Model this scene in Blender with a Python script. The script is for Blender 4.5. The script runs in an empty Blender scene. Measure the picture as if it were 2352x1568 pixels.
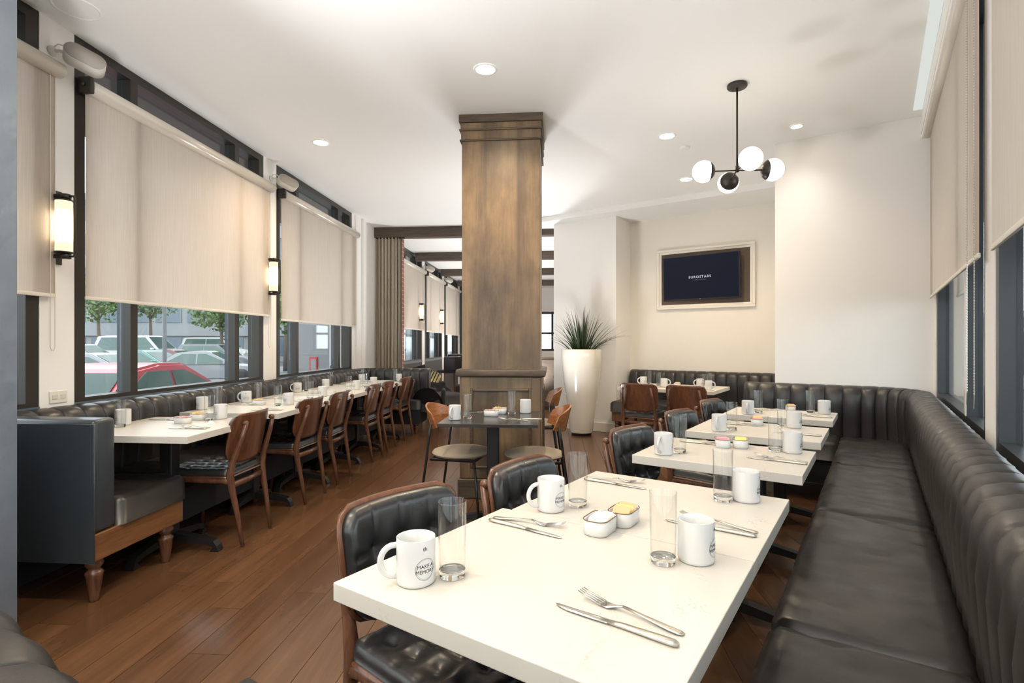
import bpy, bmesh, math, random
from mathutils import Vector, Matrix, noise
sc = bpy.context.scene
C = sc.collection
PI = math.pi
random.seed(7)

# ------------------------------------------------------------------ camera, sky, exposure
H = 1.24                                   # eye height above the floor
cam = bpy.data.cameras.new('camera'); camo = bpy.data.objects.new('camera', cam); C.objects.link(camo)
camo.location = (0, 0, H); camo.rotation_euler = (PI/2, 0, 0)
cam.sensor_width = 36; cam.lens = 36*1221/2352; cam.shift_y = 5/2352; cam.clip_start = .02; cam.clip_end = 500
sc.camera = camo
w = bpy.data.worlds.new('sky'); sc.world = w; w.use_nodes = True
bg = w.node_tree.nodes['Background']; bg.inputs[0].default_value = (.88, .94, 1.0, 1); bg.inputs[1].default_value = 3.5
sun = bpy.data.lights.new('sun', 'SUN'); sun.energy = 5; sun.angle = .02; sun.color = (1, .95, .87)
suno = bpy.data.objects.new('sun', sun); C.objects.link(suno); suno.rotation_euler = (math.radians(38), 0, math.radians(200))
LAMP = 1.0                                 # scale of all indoor lamps
sc.view_settings.view_transform = 'Standard'; sc.view_settings.look = 'None'
sc.view_settings.gamma = 1; sc.view_settings.use_curve_mapping = False
sc.view_settings.exposure = 0.48
cy = sc.cycles
cy.use_denoising = True
cy.max_bounces = 10; cy.diffuse_bounces = 5; cy.glossy_bounces = 4; cy.transmission_bounces = 8; cy.transparent_max_bounces = 14
cy.caustics_reflective = False; cy.caustics_refractive = False; cy.sample_clamp_indirect = 6

# ------------------------------------------------------------------ frames: the left wall and the right wall meet at 30 degrees
AN = {'W': 0.0, 'L': math.atan2(97, 1221), 'R': math.atan2(837, 1221)}
def wp(fr, u, v, z=0):
    a = AN[fr]; c, s = math.cos(a), math.sin(a)
    return (u*c + v*s, -u*s + v*c, z)

# ------------------------------------------------------------------ materials
def srgb(h):
    if isinstance(h, str):
        h = [int(h[i:i+2], 16)/255 for i in (0, 2, 4)]
    return tuple(x/12.92 if x <= .04045 else ((x+.055)/1.055)**2.4 for x in h)
MATS = {}
class N:
    def __init__(s, name):
        s.m = bpy.data.materials.new(name); s.m.use_nodes = True; s.t = s.m.node_tree
        s.b = s.t.nodes['Principled BSDF']; s.out = s.t.nodes['Material Output']; MATS[name] = s.m
    def n(s, typ, **k):
        x = s.t.nodes.new(typ)
        for a, b in k.items():
            if a.startswith('i_'):
                key = a[2:]; x.inputs[int(key) if key.isdigit() else key.replace('_', ' ')].default_value = b
            else: setattr(x, a, b)
        return x
    def l(s, a, b): s.t.links.new(a, b)
    def set(s, **k):
        for a, b in k.items(): s.b.inputs[a.replace('_', ' ')].default_value = b
        return s
    def coord(s, scale=(1, 1, 1), kind='Object', rot=(0, 0, 0)):
        tc = s.n('ShaderNodeTexCoord'); mp = s.n('ShaderNodeMapping'); mp.inputs['Scale'].default_value = scale
        mp.inputs['Rotation'].default_value = rot
        s.l(tc.outputs[kind], mp.inputs[0]); return mp.outputs[0]
    def noise(s, vec, scale, detail=3, rough=.5, dist=0):
        x = s.n('ShaderNodeTexNoise'); x.inputs['Scale'].default_value = scale; x.inputs['Detail'].default_value = detail
        x.inputs['Roughness'].default_value = rough; x.inputs['Distortion'].default_value = dist; s.l(vec, x.inputs['Vector']); return x.outputs[0]
    def ramp(s, fac, stops):
        r = s.n('ShaderNodeValToRGB'); e = r.color_ramp.elements
        while len(e) < len(stops): e.new(.5)
        for el, (p, c) in zip(e, stops): el.position = p; el.color = (*c, 1)
        s.l(fac, r.inputs[0]); return r.outputs[0]
    def bump(s, h, st=.2, d=.002):
        b = s.n('ShaderNodeBump'); b.inputs['Strength'].default_value = st; b.inputs['Distance'].default_value = d
        s.l(h, b.inputs['Height']); s.l(b.outputs[0], s.b.inputs['Normal'])
def plain(name, col, rough=.5, metal=0, bump=None, var=0, **k):
    m = N(name); c = srgb(col) if isinstance(col, str) else col
    m.set(Base_Color=(*c, 1), Roughness=rough, Metallic=metal, **k)
    v = m.coord()
    if var:
        f = m.noise(v, 3, 4)
        m.l(m.ramp(f, [(.3, tuple(x*(1-var) for x in c)), (.7, tuple(min(1, x*(1+var)) for x in c))]), m.b.inputs['Base Color'])
    if bump: m.bump(m.noise(v, bump[0], 3), bump[1], bump[2] if len(bump) > 2 else .002)
    return m.m
def emit(name, col, st):
    m = N(name); e = m.n('ShaderNodeEmission'); e.inputs[0].default_value = (*(srgb(col) if isinstance(col, str) else col), 1); e.inputs[1].default_value = st
    m.l(e.outputs[0], m.out.inputs[0]); return m.m
PAINT = plain('white_paint', (.84, .82, .79), .55, bump=(60, .05))
CEIL = plain('ceiling_paint', (.86, .86, .84), .7)
CREAM = plain('cream_trim_paint', (.80, .76, .68), .4)
PLASTER = plain('textured_grey_plaster', (.12, .145, .18), .35, bump=(14, .6, .01), var=.15)
BRONZE = plain('dark_bronze_metal', (.035, .030, .024), .38, .3)
BRONZE2 = plain('weathered_dark_metal', (.05, .055, .06), .35, .4)
IRON = plain('black_iron', (.012, .012, .013), .45, .2, bump=(90, .1))
CHROME = plain('brushed_steel', (.62, .60, .56), .22, 1.0)
STEELR = plain('relief_steel', (.62, .58, .50), .28, 1.0, bump=(420, .5, .0015))
CERAM = plain('white_ceramic', (.64, .635, .625), .12)
CERIN = CERAM
POT = plain('glazed_cream_pot', (.74, .70, .62), .12, Coat_Weight=.6)
GREY_F = plain('grey_wool', (.33, .275, .21), .95, bump=(300, .3, .001), var=.08)
CHAR_F = plain('charcoal_fabric', (.035, .032, .036), .9, bump=(200, .3, .001))
BLACK_F = plain('black_fabric', (.012, .013, .016), .9)
SPK = plain('beige_speaker_grille', (.42, .38, .33), .7)
SPK2 = plain('beige_speaker_shell', (.62, .60, .54), .45)
ALU = plain('painted_rail', (.70, .65, .57), .25, .2)
BEIGE = plain('plastic_beige', (.72, .68, .60), .4)
STONE_T = plain('black_stone_top', (.035, .032, .032), .22, var=.2)
INK = plain('dark_print', (.03, .03, .04), .5)
FAINT = plain('pale_print', (.45, .45, .47), .5)
SOIL = plain('soil', (.02, .014, .01), .95)
BRASSEY = plain('brown_rim', (.16, .085, .03), .5)
BRIDGE = plain('trim_slate', (.10, .13, .16), .3)

def leather(name, base, rough=.34, wr=0):
    m = N(name); m.set(Base_Color=(*base, 1), Roughness=rough, Specular_IOR_Level=.55)
    v = m.coord((1, 1, 1)); a = m.noise(v, 260, 3); b = m.noise(v, 7, 4)
    m.l(m.ramp(m.noise(v, 9, 4), [(.3, (rough-.05,)*3), (.7, (rough+.10,)*3)]), m.b.inputs['Roughness'])
    ad = m.n('ShaderNodeMath', operation='MULTIPLY_ADD'); m.l(a, ad.inputs[0]); ad.inputs[1].default_value = .12; m.l(b, ad.inputs[2])
    m.bump(ad.outputs[0], .28, .006)
    return m.m
LEA = leather('black_leather', (.020, .018, .017), .36)
LEAP = plain('blue_sheen_leather', (.030, .037, .044), .32, bump=(260, .08, .001))  # copy of the black leather with a blue reflected sheen in its colour
LEA2 = leather('black_chair_leather', (.018, .018, .019), .30)

def wood(name, c1, c2, axis='y', rough=.35, sc_=1.0, rand=0, coat=0, gr=.55, bp=.12):
    m = N(name); st = {'x': (1.2, 14, 14), 'y': (14, 1.2, 14), 'z': (14, 14, 1.2)}[axis]
    v = m.coord(tuple(s*sc_ for s in st))
    if rand:
        oi = m.n('ShaderNodeObjectInfo'); vm = m.n('ShaderNodeVectorMath', operation='MULTIPLY_ADD')
        cb = m.n('ShaderNodeCombineXYZ')
        for i in range(3): m.l(oi.outputs['Random'], cb.inputs[i])
        m.l(cb.outputs[0], vm.inputs[0]); vm.inputs[1].default_value = (37, 91, 53); m.l(v, vm.inputs[2]); v = vm.outputs[0]
    f = m.noise(v, 1.0, 5, .6, 1.2); g = m.noise(v, 5.0, 3, .55)
    col = m.ramp(f, [(.25, c1), (.75, c2)])
    mx = m.n('ShaderNodeMix', data_type='RGBA', blend_type='MULTIPLY'); mx.inputs['Factor'].default_value = gr
    m.l(col, mx.inputs[6]); m.l(m.ramp(g, [(.35, (.45, .42, .40)), (.55, (1, 1, 1))]), mx.inputs[7]); res = mx.outputs[2]
    if rand:
        hs = m.n('ShaderNodeHueSaturation'); mr = m.n('ShaderNodeMapRange'); mr.inputs['To Min'].default_value = 1-rand; mr.inputs['To Max'].default_value = 1+rand
        m.l(oi.outputs['Random'], mr.inputs[0]); m.l(mr.outputs[0], hs.inputs['Value']); m.l(res, hs.inputs['Color']); res = hs.outputs[0]
    m.l(res, m.b.inputs['Base Color']); m.set(Roughness=rough, Coat_Weight=coat, Coat_Roughness=.2)
    m.bump(g, bp, .002)
    return m.m
FLOORW = wood('oak_floor', (.080, .038, .018), (.132, .065, .031), 'y', .25, .6, .20, gr=.18, bp=.0)
WALN = wood('walnut', (.075, .028, .014), (.17, .068, .032), 'z', .28)
WALNT = wood('walnut_leg', (.085, .036, .020), (.17, .075, .040), 'z', .26)
TANW = wood('tan_veneer', (.23, .085, .030), (.36, .15, .058), 'x', .25)
BASEW = wood('banquette_base_wood', (.13, .055, .022), (.22, .10, .04), 'y', .4)
BEAMW = wood('beam_wood', (.060, .042, .030), (.10, .072, .052), 'x', .6)

def pillar_wood():
    m = N('pillar_wood'); v = m.coord((5, 5, .6)); f = m.noise(v, 1.1, 5, .65, .6); g = m.noise(m.coord((60, 60, 3)), 1, 4, .6)
    h = m.noise(m.coord((1.6, 1.6, 1.0)), 1.6, 5, .6)
    a = m.ramp(f, [(.32, (.10, .066, .040)), (.52, (.215, .142, .078)), (.75, (.325, .215, .110))])
    b = m.ramp(h, [(.38, (.42, .42, .43)), (.58, (1, 1, 1))])
    mx = m.n('ShaderNodeMix', data_type='RGBA', blend_type='MULTIPLY'); mx.inputs['Factor'].default_value = .75
    m.l(a, mx.inputs[6]); m.l(b, mx.inputs[7])
    m2 = m.n('ShaderNodeMix', data_type='RGBA', blend_type='MULTIPLY'); m2.inputs['Factor'].default_value = .35
    m.l(mx.outputs[2], m2.inputs[6]); m.l(m.ramp(g, [(.3, (.5, .5, .5)), (.6, (1, 1, 1))]), m2.inputs[7])
    m.l(m2.outputs[2], m.b.inputs['Base Color']); m.set(Roughness=.42); m.bump(g, .15, .002); return m.m
PILW = pillar_wood()
def pillar_dark():
    m = N('pillar_moulding_wood'); f = m.noise(m.coord((2, 14, 14)), 2, 5, .6, .8)
    m.l(m.ramp(f, [(.3, (.048, .034, .024)), (.7, (.125, .086, .052))]), m.b.inputs['Base Color']); m.set(Roughness=.45); return m.m
PILD = pillar_dark()

def marble():
    m = N('white_quartz'); v = m.coord((1, 1, 1))
    n1 = m.noise(v, 2.2, 6, .62, 1.6)
    ab = m.n('ShaderNodeMath', operation='SUBTRACT'); m.l(n1, ab.inputs[0]); ab.inputs[1].default_value = .5
    ac = m.n('ShaderNodeMath', operation='ABSOLUTE'); m.l(ab.outputs[0], ac.inputs[0])
    mk = m.noise(v, 3.5, 2)
    r = m.ramp(ac.outputs[0], [(0, (1, 1, 1)), (.006, (0, 0, 0))]); rk = m.ramp(mk, [(.50, (0, 0, 0)), (.62, (1, 1, 1))])
    mu = m.n('ShaderNodeMix', data_type='RGBA', blend_type='MULTIPLY'); mu.inputs['Factor'].default_value = 1; m.l(r, mu.inputs[6]); m.l(rk, mu.inputs[7])
    mx = m.n('ShaderNodeMix', data_type='RGBA'); m.l(mu.outputs[2], mx.inputs['Factor']); mx.inputs[6].default_value = (.585, .55, .495, 1); mx.inputs[7].default_value = (.45, .39, .32, 1)
    m.l(mx.outputs[2], m.b.inputs['Base Color']); m.set(Roughness=.32, Specular_IOR_Level=.35); return m.m
MARB = marble()

def blind_fabric():
    m = N('blind_fabric'); v = m.coord((1, 1, 1)); n_ = m.noise(m.coord((40, 40, .8)), 6, 2)
    col = m.ramp(n_, [(.35, (.74, .665, .59)), (.65, (.80, .73, .66))])
    d = m.n('ShaderNodeBsdfDiffuse'); t = m.n('ShaderNodeBsdfTranslucent'); tr = m.n('ShaderNodeBsdfTransparent')
    m.l(col, d.inputs[0]); m.l(col, t.inputs[0])
    x = m.n('ShaderNodeMixShader'); x.inputs[0].default_value = .55; m.l(d.outputs[0], x.inputs[1]); m.l(t.outputs[0], x.inputs[2])
    y = m.n('ShaderNodeMixShader'); y.inputs[0].default_value = .07; m.l(x.outputs[0], y.inputs[1]); m.l(tr.outputs[0], y.inputs[2])
    m.l(y.outputs[0], m.out.inputs[0]); return m.m
BLIND = blind_fabric()
def thin_glass(name, tint=(1, 1, 1), ior=1.5, mul=1.0):
    m = N(name); tr = m.n('ShaderNodeBsdfTransparent'); tr.inputs[0].default_value = (*tint, 1)
    g = m.n('ShaderNodeBsdfGlossy'); g.inputs['Roughness'].default_value = .02
    f = m.n('ShaderNodeLayerWeight'); f.inputs['Blend'].default_value = .5; p5 = m.n('ShaderNodeMath', operation='POWER'); p5.inputs[1].default_value = 5; m.l(f.outputs['Facing'], p5.inputs[0])
    k = m.n('ShaderNodeMath', operation='MULTIPLY_ADD'); k.inputs[1].default_value = .96*mul; k.inputs[2].default_value = .04*mul; m.l(p5.outputs[0], k.inputs[0])
    x = m.n('ShaderNodeMixShader'); m.l(k.outputs[0], x.inputs[0]); m.l(tr.outputs[0], x.inputs[1]); m.l(g.outputs[0], x.inputs[2])
    m.l(x.outputs[0], m.out.inputs[0]); return m.m
PANE = thin_glass('window_glass', (.93, .96, .955), 1.45)
TUMB = thin_glass('tumbler_glass', (.985, .988, .982), 1.5, 1.0)
def solid_glass():
    m = N('thick_glass'); m.set(Base_Color=(.95, .97, .95, 1), Roughness=.02, Transmission_Weight=1.0, IOR=1.46); return m.m
TBASE = solid_glass()
def frosted():
    m = N('frosted_shade'); lw = m.coord(); sx = m.n('ShaderNodeSeparateXYZ'); m.l(lw, sx.inputs[0])
    a = m.n('ShaderNodeMath', operation='ABSOLUTE'); m.l(sx.outputs[2], a.inputs[0])
    r = m.ramp(a.outputs[0], [(.06, (1, 1, 1)), (.095, (.16, .16, .16))])
    e = m.n('ShaderNodeEmission'); e.inputs[0].default_value = (1, .80, .54, 1)
    k = m.n('ShaderNodeMath', operation='MULTIPLY'); m.l(r, k.inputs[0]); k.inputs[1].default_value = 6.0
    m.l(k.outputs[0], e.inputs[1]); m.l(e.outputs[0], m.out.inputs[0]); return m.m
FROST = frosted()
GLOBE = emit('opal_globe', (1, .90, .76), 8*LAMP)
UPL = emit('fill_lens', (.96, .98, 1), 26*LAMP)
DOWN = emit('downlight_lens', (1, .88, .70), 30*LAMP)
SCREEN = plain('screen_glass', (.004, .005, .010), .3, Specular_IOR_Level=.15); SCREEN.node_tree.nodes['Principled BSDF'].inputs['Emission Color'].default_value = (.008, .012, .028, 1); SCREEN.node_tree.nodes['Principled BSDF'].inputs['Emission Strength'].default_value = .35
SCRTXT = emit('screen_text', (.75, .78, .85), .75)
SCRTXT2 = emit('screen_text_dim', (.5, .55, .65), .32)
CURT = plain('taupe_curtain', (.44, .38, .30), .9, bump=(250, .2, .001))
BRICK = None
def brick():
    m = N('brick_masonry'); b = m.n('ShaderNodeTexBrick'); m.l(m.coord((1, 1, 1), rot=(PI/2, 0, 0)), b.inputs[0])
    b.inputs['Color1'].default_value = (.30, .10, .07, 1); b.inputs['Color2'].default_value = (.20, .075, .055, 1); b.inputs['Mortar'].default_value = (.42, .38, .34, 1)
    b.inputs['Scale'].default_value = 1; b.inputs['Brick Width'].default_value = .215; b.inputs['Row Height'].default_value = .075; b.inputs['Mortar Size'].default_value = .006
    m.l(b.outputs[0], m.b.inputs['Base Color']); m.set(Roughness=.85); m.bump(b.outputs[1], .4, .004); return m.m
BRICK = brick()
ASPH = plain('asphalt', (.07, .075, .085), .9, var=.12)
CONC = plain('pale_concrete', (.45, .44, .42), .85, var=.06)
BWHITE = plain('building_white', (.20, .21, .22), .7)
PALE = plain('pale_render', (.72, .71, .68), .8)
BDARK = plain('building_glass', (.07, .10, .13), .15, .0)
LEAF = plain('planter_leaf', (.035, .065, .022), .4, var=.3)
TREE = plain('tree_leaves', (.07, .13, .03), .7, var=.35)
TRUNK = plain('bark', (.12, .09, .07), .9)
STRIPE = N('striped_cloth')
def _st():
    m = STRIPE; wv = m.n('ShaderNodeTexWave', bands_direction='X'); wv.inputs['Scale'].default_value = 6; m.l(m.coord(), wv.inputs[0])
    m.l(m.ramp(wv.outputs[0], [(.25, (.03, .025, .02)), (.32, (.75, .62, .32))]), m.b.inputs['Base Color']); m.set(Roughness=.9)
_st(); STRIPE = STRIPE.m

# ------------------------------------------------------------------ mesh helpers
def link(name, me, mat, parent=None, smooth=None):
    o = bpy.data.objects.new(name, me); C.objects.link(o)
    if mat and not me.materials: me.materials.append(mat)
    if parent: o.parent = parent
    return o
def fin(name, bm, mat, parent=None, smooth=None, fr=None, mats=None):
    if smooth is not None:
        a = math.radians(smooth)
        for f in bm.faces: f.smooth = True
        for e in bm.edges:
            if len(e.link_faces) == 2 and e.calc_face_angle(0) > a: e.smooth = False
    me = bpy.data.meshes.new(name); bm.to_mesh(me); bm.free()
    o = link(name, me, mat, parent)
    if mats:
        for m in mats: me.materials.append(m)
    if fr: o.rotation_euler = (0, 0, -AN[fr])
    return o
def B(): return bmesh.new()
def box(bm, x0, x1, y0, y1, z0, z1, bev=0, seg=1, M=None):
    vs = [bm.verts.new((x, y, z)) for z in (z0, z1) for y in (y0, y1) for x in (x0, x1)]
    fs = [bm.faces.new([vs[i] for i in q]) for q in ((0, 2, 3, 1), (4, 5, 7, 6), (0, 1, 5, 4), (2, 6, 7, 3), (0, 4, 6, 2), (1, 3, 7, 5))]
    if M:
        for v in vs: v.co = M @ v.co
    if bev:
        es = list({e for f in fs for e in f.edges})
        bmesh.ops.bevel(bm, geom=es, offset=bev, segments=seg, affect='EDGES', profile=.5)
    return vs
def ring(bm, pts, prev=None):
    vs = [bm.verts.new(p) for p in pts]
    if prev:
        n_ = len(vs)
        for i in range(n_): bm.faces.new((prev[i], prev[(i+1) % n_], vs[(i+1) % n_], vs[i]))
    return vs
def lathe(bm, prof, n=24, c=(0, 0, 0), cap=True, ax='z'):
    pr = None; first = None
    for r, z in prof:
        pts = []
        for i in range(n):
            a = 2*PI*i/n; x, y = r*math.cos(a), r*math.sin(a)
            p = (x, y, z) if ax == 'z' else ((x, z, y) if ax == 'y' else (z, x, y))
            pts.append((p[0]+c[0], p[1]+c[1], p[2]+c[2]))
        pr = ring(bm, pts, pr)
        if first is None: first = pr
    if cap:
        try: bm.faces.new(first[::-1]); bm.faces.new(pr)
        except ValueError: pass
    return first, pr
def tube(bm, pts, r, n=8, cap=True, flat=1.0, up=(0, 0, 1)):
    """pts: list of points, r: radius or list; a swept tube"""
    P = [Vector(p) for p in pts]; rs = r if isinstance(r, (list, tuple)) else [r]*len(P); pr = None; first = None; ref = None
    for i, p in enumerate(P):
        t = (P[min(i+1, len(P)-1)]-P[max(i-1, 0)]).normalized()
        if ref is None:
            ref = Vector(up) if abs(t.dot(Vector(up))) < .95 else Vector((1, 0, 0))
        x = t.cross(ref).normalized(); y = x.cross(t).normalized(); ref = y
        pr = ring(bm, [p+x*math.cos(2*PI*k/n)*rs[i]+y*math.sin(2*PI*k/n)*rs[i]*flat for k in range(n)], pr)
        if first is None: first = pr
    if cap: bm.faces.new(first[::-1]); bm.faces.new(pr)
def prism(bm, outline, z0, z1, fn=None):
    """outline of (a,b) extruded from z0 to z1; fn maps (a,b,z) to a point"""
    f = fn or (lambda a, b, z: (a, b, z))
    lo = [bm.verts.new(f(a, b, z0)) for a, b in outline]; hi = [bm.verts.new(f(a, b, z1)) for a, b in outline]; n = len(lo)
    bm.faces.new(lo[::-1]); bm.faces.new(hi)
    for i in range(n): bm.faces.new((lo[i], lo[(i+1) % n], hi[(i+1) % n], hi[i]))
def grid(bm, nu, nv, f):
    g = [[bm.verts.new(f(i/nu, j/nv)) for j in range(nv+1)] for i in range(nu+1)]
    for i in range(nu):
        for j in range(nv): bm.faces.new((g[i][j], g[i+1][j], g[i+1][j+1], g[i][j+1]))
    return g
def pad(bm, W, D, T, rt, rb, edge, fn, tuft=None, nx=26, ny=22, wrinkle=0, under=True):
    """an upholstered pad W wide, D deep, T thick; corner radii rt (far side) rb (near side); fn(x,y,h)->point; tuft = (xs, ys, depth, seam)"""
    ys = []
    for j in range(ny+1):
        t = j/ny; t = .5-.5*math.cos(PI*t)*1.0 if True else t; ys.append((-D/2)+D*(.35*t+.65*(j/ny)))
    ys[0], ys[-1] = -D/2, D/2
    def hw(y):
        if y > D/2-rt: d = y-(D/2-rt); return W/2-rt+math.sqrt(max(0, rt*rt-d*d))
        if y < -D/2+rb: d = (-D/2+rb)-y; return W/2-rb+math.sqrt(max(0, rb*rb-d*d))
        return W/2
    rows = []
    for y in ys:
        h_ = hw(y); row = []
        for i in range(nx+1):
            a = i/nx; a = -math.cos(PI*a)*.4+(2*a-1)*.6; x = a*h_
            e = min(h_-abs(x), D/2-abs(y))/edge; e = max(0, min(1, e))
            h = T-(edge*.9 if edge*.9 < T*.8 else T*.8)*(1-math.sqrt(max(0, 1-(1-e)**2)))
            if tuft:
                xs, yy, dep, sm = tuft; q = 0
                for bx in xs:
                    q = max(q, sm*math.exp(-((x-bx)/.007)**2))
                    for by in yy: q = max(q, dep*math.exp(-math.hypot(x-bx, y-by)/.026))
                for by in yy: q = max(q, sm*math.exp(-((y-by)/.007)**2))
                h -= min(q, T*.85)*min(1, e*1.3)
            if wrinkle: h += wrinkle*noise.noise(Vector((x*3, y*14, W)))*e
            row.append(bm.verts.new(fn(x, y, h)))
        rows.append(row)
    for j in range(ny):
        for i in range(nx): bm.faces.new((rows[j][i], rows[j][i+1], rows[j+1][i+1], rows[j+1][i]))
    # skirt and underside
    loop = rows[0][:]+[rows[j][nx] for j in range(1, ny+1)]+rows[ny][nx-1::-1]+[rows[j][0] for j in range(ny-1, 0, -1)]
    idx = [(i, 0) for i in range(nx+1)]+[(nx, j) for j in range(1, ny+1)]+[(i, ny) for i in range(nx-1, -1, -1)]+[(0, j) for j in range(ny-1, 0, -1)]
    def lv(i, j):
        h_ = hw(ys[j]); a = i/nx; a = -math.cos(PI*a)*.4+(2*a-1)*.6
        return bm.verts.new(fn(a*h_, ys[j], 0))
    if under == 'grid':
        lg = {(i, j): lv(i, j) for i in range(nx+1) for j in range(ny+1)}; low = [lg[k] for k in idx]
        for j in range(ny):
            for i in range(nx): bm.faces.new((lg[i, j], lg[i, j+1], lg[i+1, j+1], lg[i+1, j]))
    else:
        low = [lv(i, j) for (i, j) in idx]
        if under: bm.faces.new(low)
    n = len(loop)
    for k in range(n): bm.faces.new((loop[k], low[k], low[(k+1) % n], loop[(k+1) % n]))
def text_mesh(body, size, ext=.0005, align='CENTER', space=1.0):
    cu = bpy.data.curves.new('t', 'FONT'); cu.body = body; cu.size = size; cu.extrude = ext; cu.align_x = align; cu.space_character = space; cu.resolution_u = 3
    o = bpy.data.objects.new('t', cu); C.objects.link(o); dg = bpy.context.evaluated_depsgraph_get()
    me = bpy.data.meshes.new_from_object(o.evaluated_get(dg)); bpy.data.objects.remove(o); bpy.data.curves.remove(cu); me.materials.clear(); return me

# ------------------------------------------------------------------ tagging, copying
def tag(o, label=None, cat=None, group=None, kind=None):
    if label: o['label'] = label
    if cat: o['category'] = cat
    if group: o['group'] = group
    if kind: o['kind'] = kind
    return o
def thing(name, label, cat, fr, u, v, z=0, rot=0, group=None):
    o = bpy.data.objects.new(name, None); C.objects.link(o); o.empty_display_size = .05
    o.location = wp(fr, u, v, z); o.rotation_euler = (0, 0, -AN[fr]+rot)
    return tag(o, label, cat, group)
def struct(o): o['kind'] = 'structure'; return o
def stuff(o): o['kind'] = 'stuff'; return o
def dup(root, label, fr, u, v, z=0, rot=0, group=None):
    def cp(o, par):
        c = o.copy(); C.objects.link(c); c.parent = par
        for ch in o.children: cp(ch, c)
        return c
    r = cp(root, None); r.location = wp(fr, u, v, z); r.rotation_euler = (0, 0, -AN[fr]+rot); r['label'] = label
    if group: r['group'] = group
    return r
class Maker:
    """first call builds, later calls copy"""
    def __init__(s, fn): s.fn = fn; s.first = None
    def __call__(s, label, fr, u, v, z=0, rot=0, group=None):
        if s.first is None: s.first = s.fn(label, fr, u, v, z, rot, group); return s.first
        return dup(s.first, label, fr, u, v, z, rot, group)

# ------------------------------------------------------------------ room shell
CZ = 3.08
bm = B(); box(bm, -3.6, 5.5, -2.2, 18.2, -.12, -.006)
floor = struct(fin('floor', bm, plain('subfloor', (.02, .012, .008), .8)))
# planks, in the left wall's direction
PW = .165
lens_ = [.9, 1.2, 1.5, 1.8]; pm = {}
for L_ in lens_:
    bm = B(); box(bm, 0, PW-.0022, 0, L_-.0022, -.014, 0); me = bpy.data.meshes.new('plank'); bm.to_mesh(me); bm.free(); me.materials.append(FLOORW); pm[L_] = me
pl = []
rp = random.Random(3)
for k in range(-19, 26):
    v = -2.0-rp.random()*1.5
    while v < 17.8:
        L_ = rp.choice(lens_); u = k*PW+.03; x, y, _ = wp('L', u+PW/2, v+L_/2)
        pl.append((u, v, L_, x, y)); v += L_
def seen(x, y):                                   # inside the camera's wedge and inside the room
    return y > 1.3 and abs(x) < y*.98+.2 and loc_in(x, y)
def loc_in(x, y):
    a = AN['R']; u = x*math.cos(a)-y*math.sin(a); vv = x*math.sin(a)+y*math.cos(a)
    al = AN['L']; ul = x*math.cos(al)-y*math.sin(al)
    return u < .7 and vv < (8.2 if u < -.77 else 5.9) and ul > -3.0 if y < 9 else ul > -3.0
inroom = [p for p in pl if loc_in(p[3], p[4]) and p[4] > -1.9]
inroom.sort(key=lambda p: (not seen(p[3], p[4]), math.hypot(p[3], p[4])))
rest = B()
for i, (u, v, L_, x, y) in enumerate(inroom):
    if i < 300:
        o = bpy.data.objects.new('plank', pm[L_]); C.objects.link(o); o.parent = floor; o.location = wp('L', u, v); o.rotation_euler = (0, 0, -AN['L'])
    else: box(rest, u, u+PW-.0022, v, v+L_-.0022, -.014, 0)
o = fin('planks', rest, FLOORW, floor, fr='L'); stuff(o)

bm = B(); box(bm, -2.97, 6.5, -2.8, 18.4, CZ, CZ+.2); struct(fin('ceiling', bm, CEIL, fr='L'))
# left wall piers (frame L: u across, v along)
UW = -2.845
def piers(vs, name, z0=0, z1=CZ):
    bm = B()
    for a, b in vs: box(bm, UW-.12, UW, a, b, z0, z1)
    return struct(fin(name, bm, PAINT, fr='L'))
WINS = [(-1.9, .35), (.58, 2.73), (2.945, 5.01), (5.25, 7.295), (9.25, 11.30), (11.52, 13.35), (13.60, 15.60), (15.85, 17.6)]
edges = [-2.6]
for a, b in WINS: edges += [a, b]
edges.append(18.3)
wl = piers([(edges[i], edges[i+1]) for i in range(0, len(edges), 2)], 'wall_left')
bm = B()
for a, b in WINS: box(bm, UW-.12, UW, a, b, 0, .845)
o = struct(fin('wall_left_dado', bm, plain('dark_dado', (.05, .045, .04), .6), fr='L'))  # wall below the sills coloured dark, visible under the bench
o.parent = wl; o.rotation_euler = (0, 0, 0); o.name = 'dado'
# windows on the left
def left_window(n, a, b, ma, mb, outer=False):
    bm = B(); z0, z1 = .845, CZ
    box(bm, UW-.115, UW-.003, a+.002, a+.075, z0, z1); box(bm, UW-.115, UW-.003, b-.075, b-.002, z0, z1)
    box(bm, UW-.115, UW-.003, a+.075, b-.075, z1-.06, z1-.001); box(bm, UW-.115, UW-.003, a+.075, b-.075, z0+.001, z0+.07)
    w_ = struct(fin('window_%d' % n, bm, BRONZE, fr='L'))
    for m_ in (ma, mb):
        bm = B(); box(bm, UW-.062, UW-.004, m_, m_+.062, z0+.07, z1-.06); fin('mullion', bm, BRONZE, w_)
        bm = B(); box(bm, UW-.105, UW-.062, m_+.004, m_+.058, z0+.07, z1-.06); fin('outer_cap', bm, BRONZE2, w_)
    seg = [(a+.075, ma), (ma+.062, mb), (mb+.062, b-.075)]
    for p, q in seg:
        bm = B(); box(bm, UW-.080, UW-.074, p, q, z0+.07, z1-.06); fin('pane', bm, PANE, w_)
    bm = B(); box(bm, UW-.118, UW+.004, a, b, z0-.0, z0+.045); fin('sill', bm, BRIDGE, w_)
    return w_
for i, (a, b) in enumerate(WINS):
    left_window(i+1, a, b, a+.425, b-.462)
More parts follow.
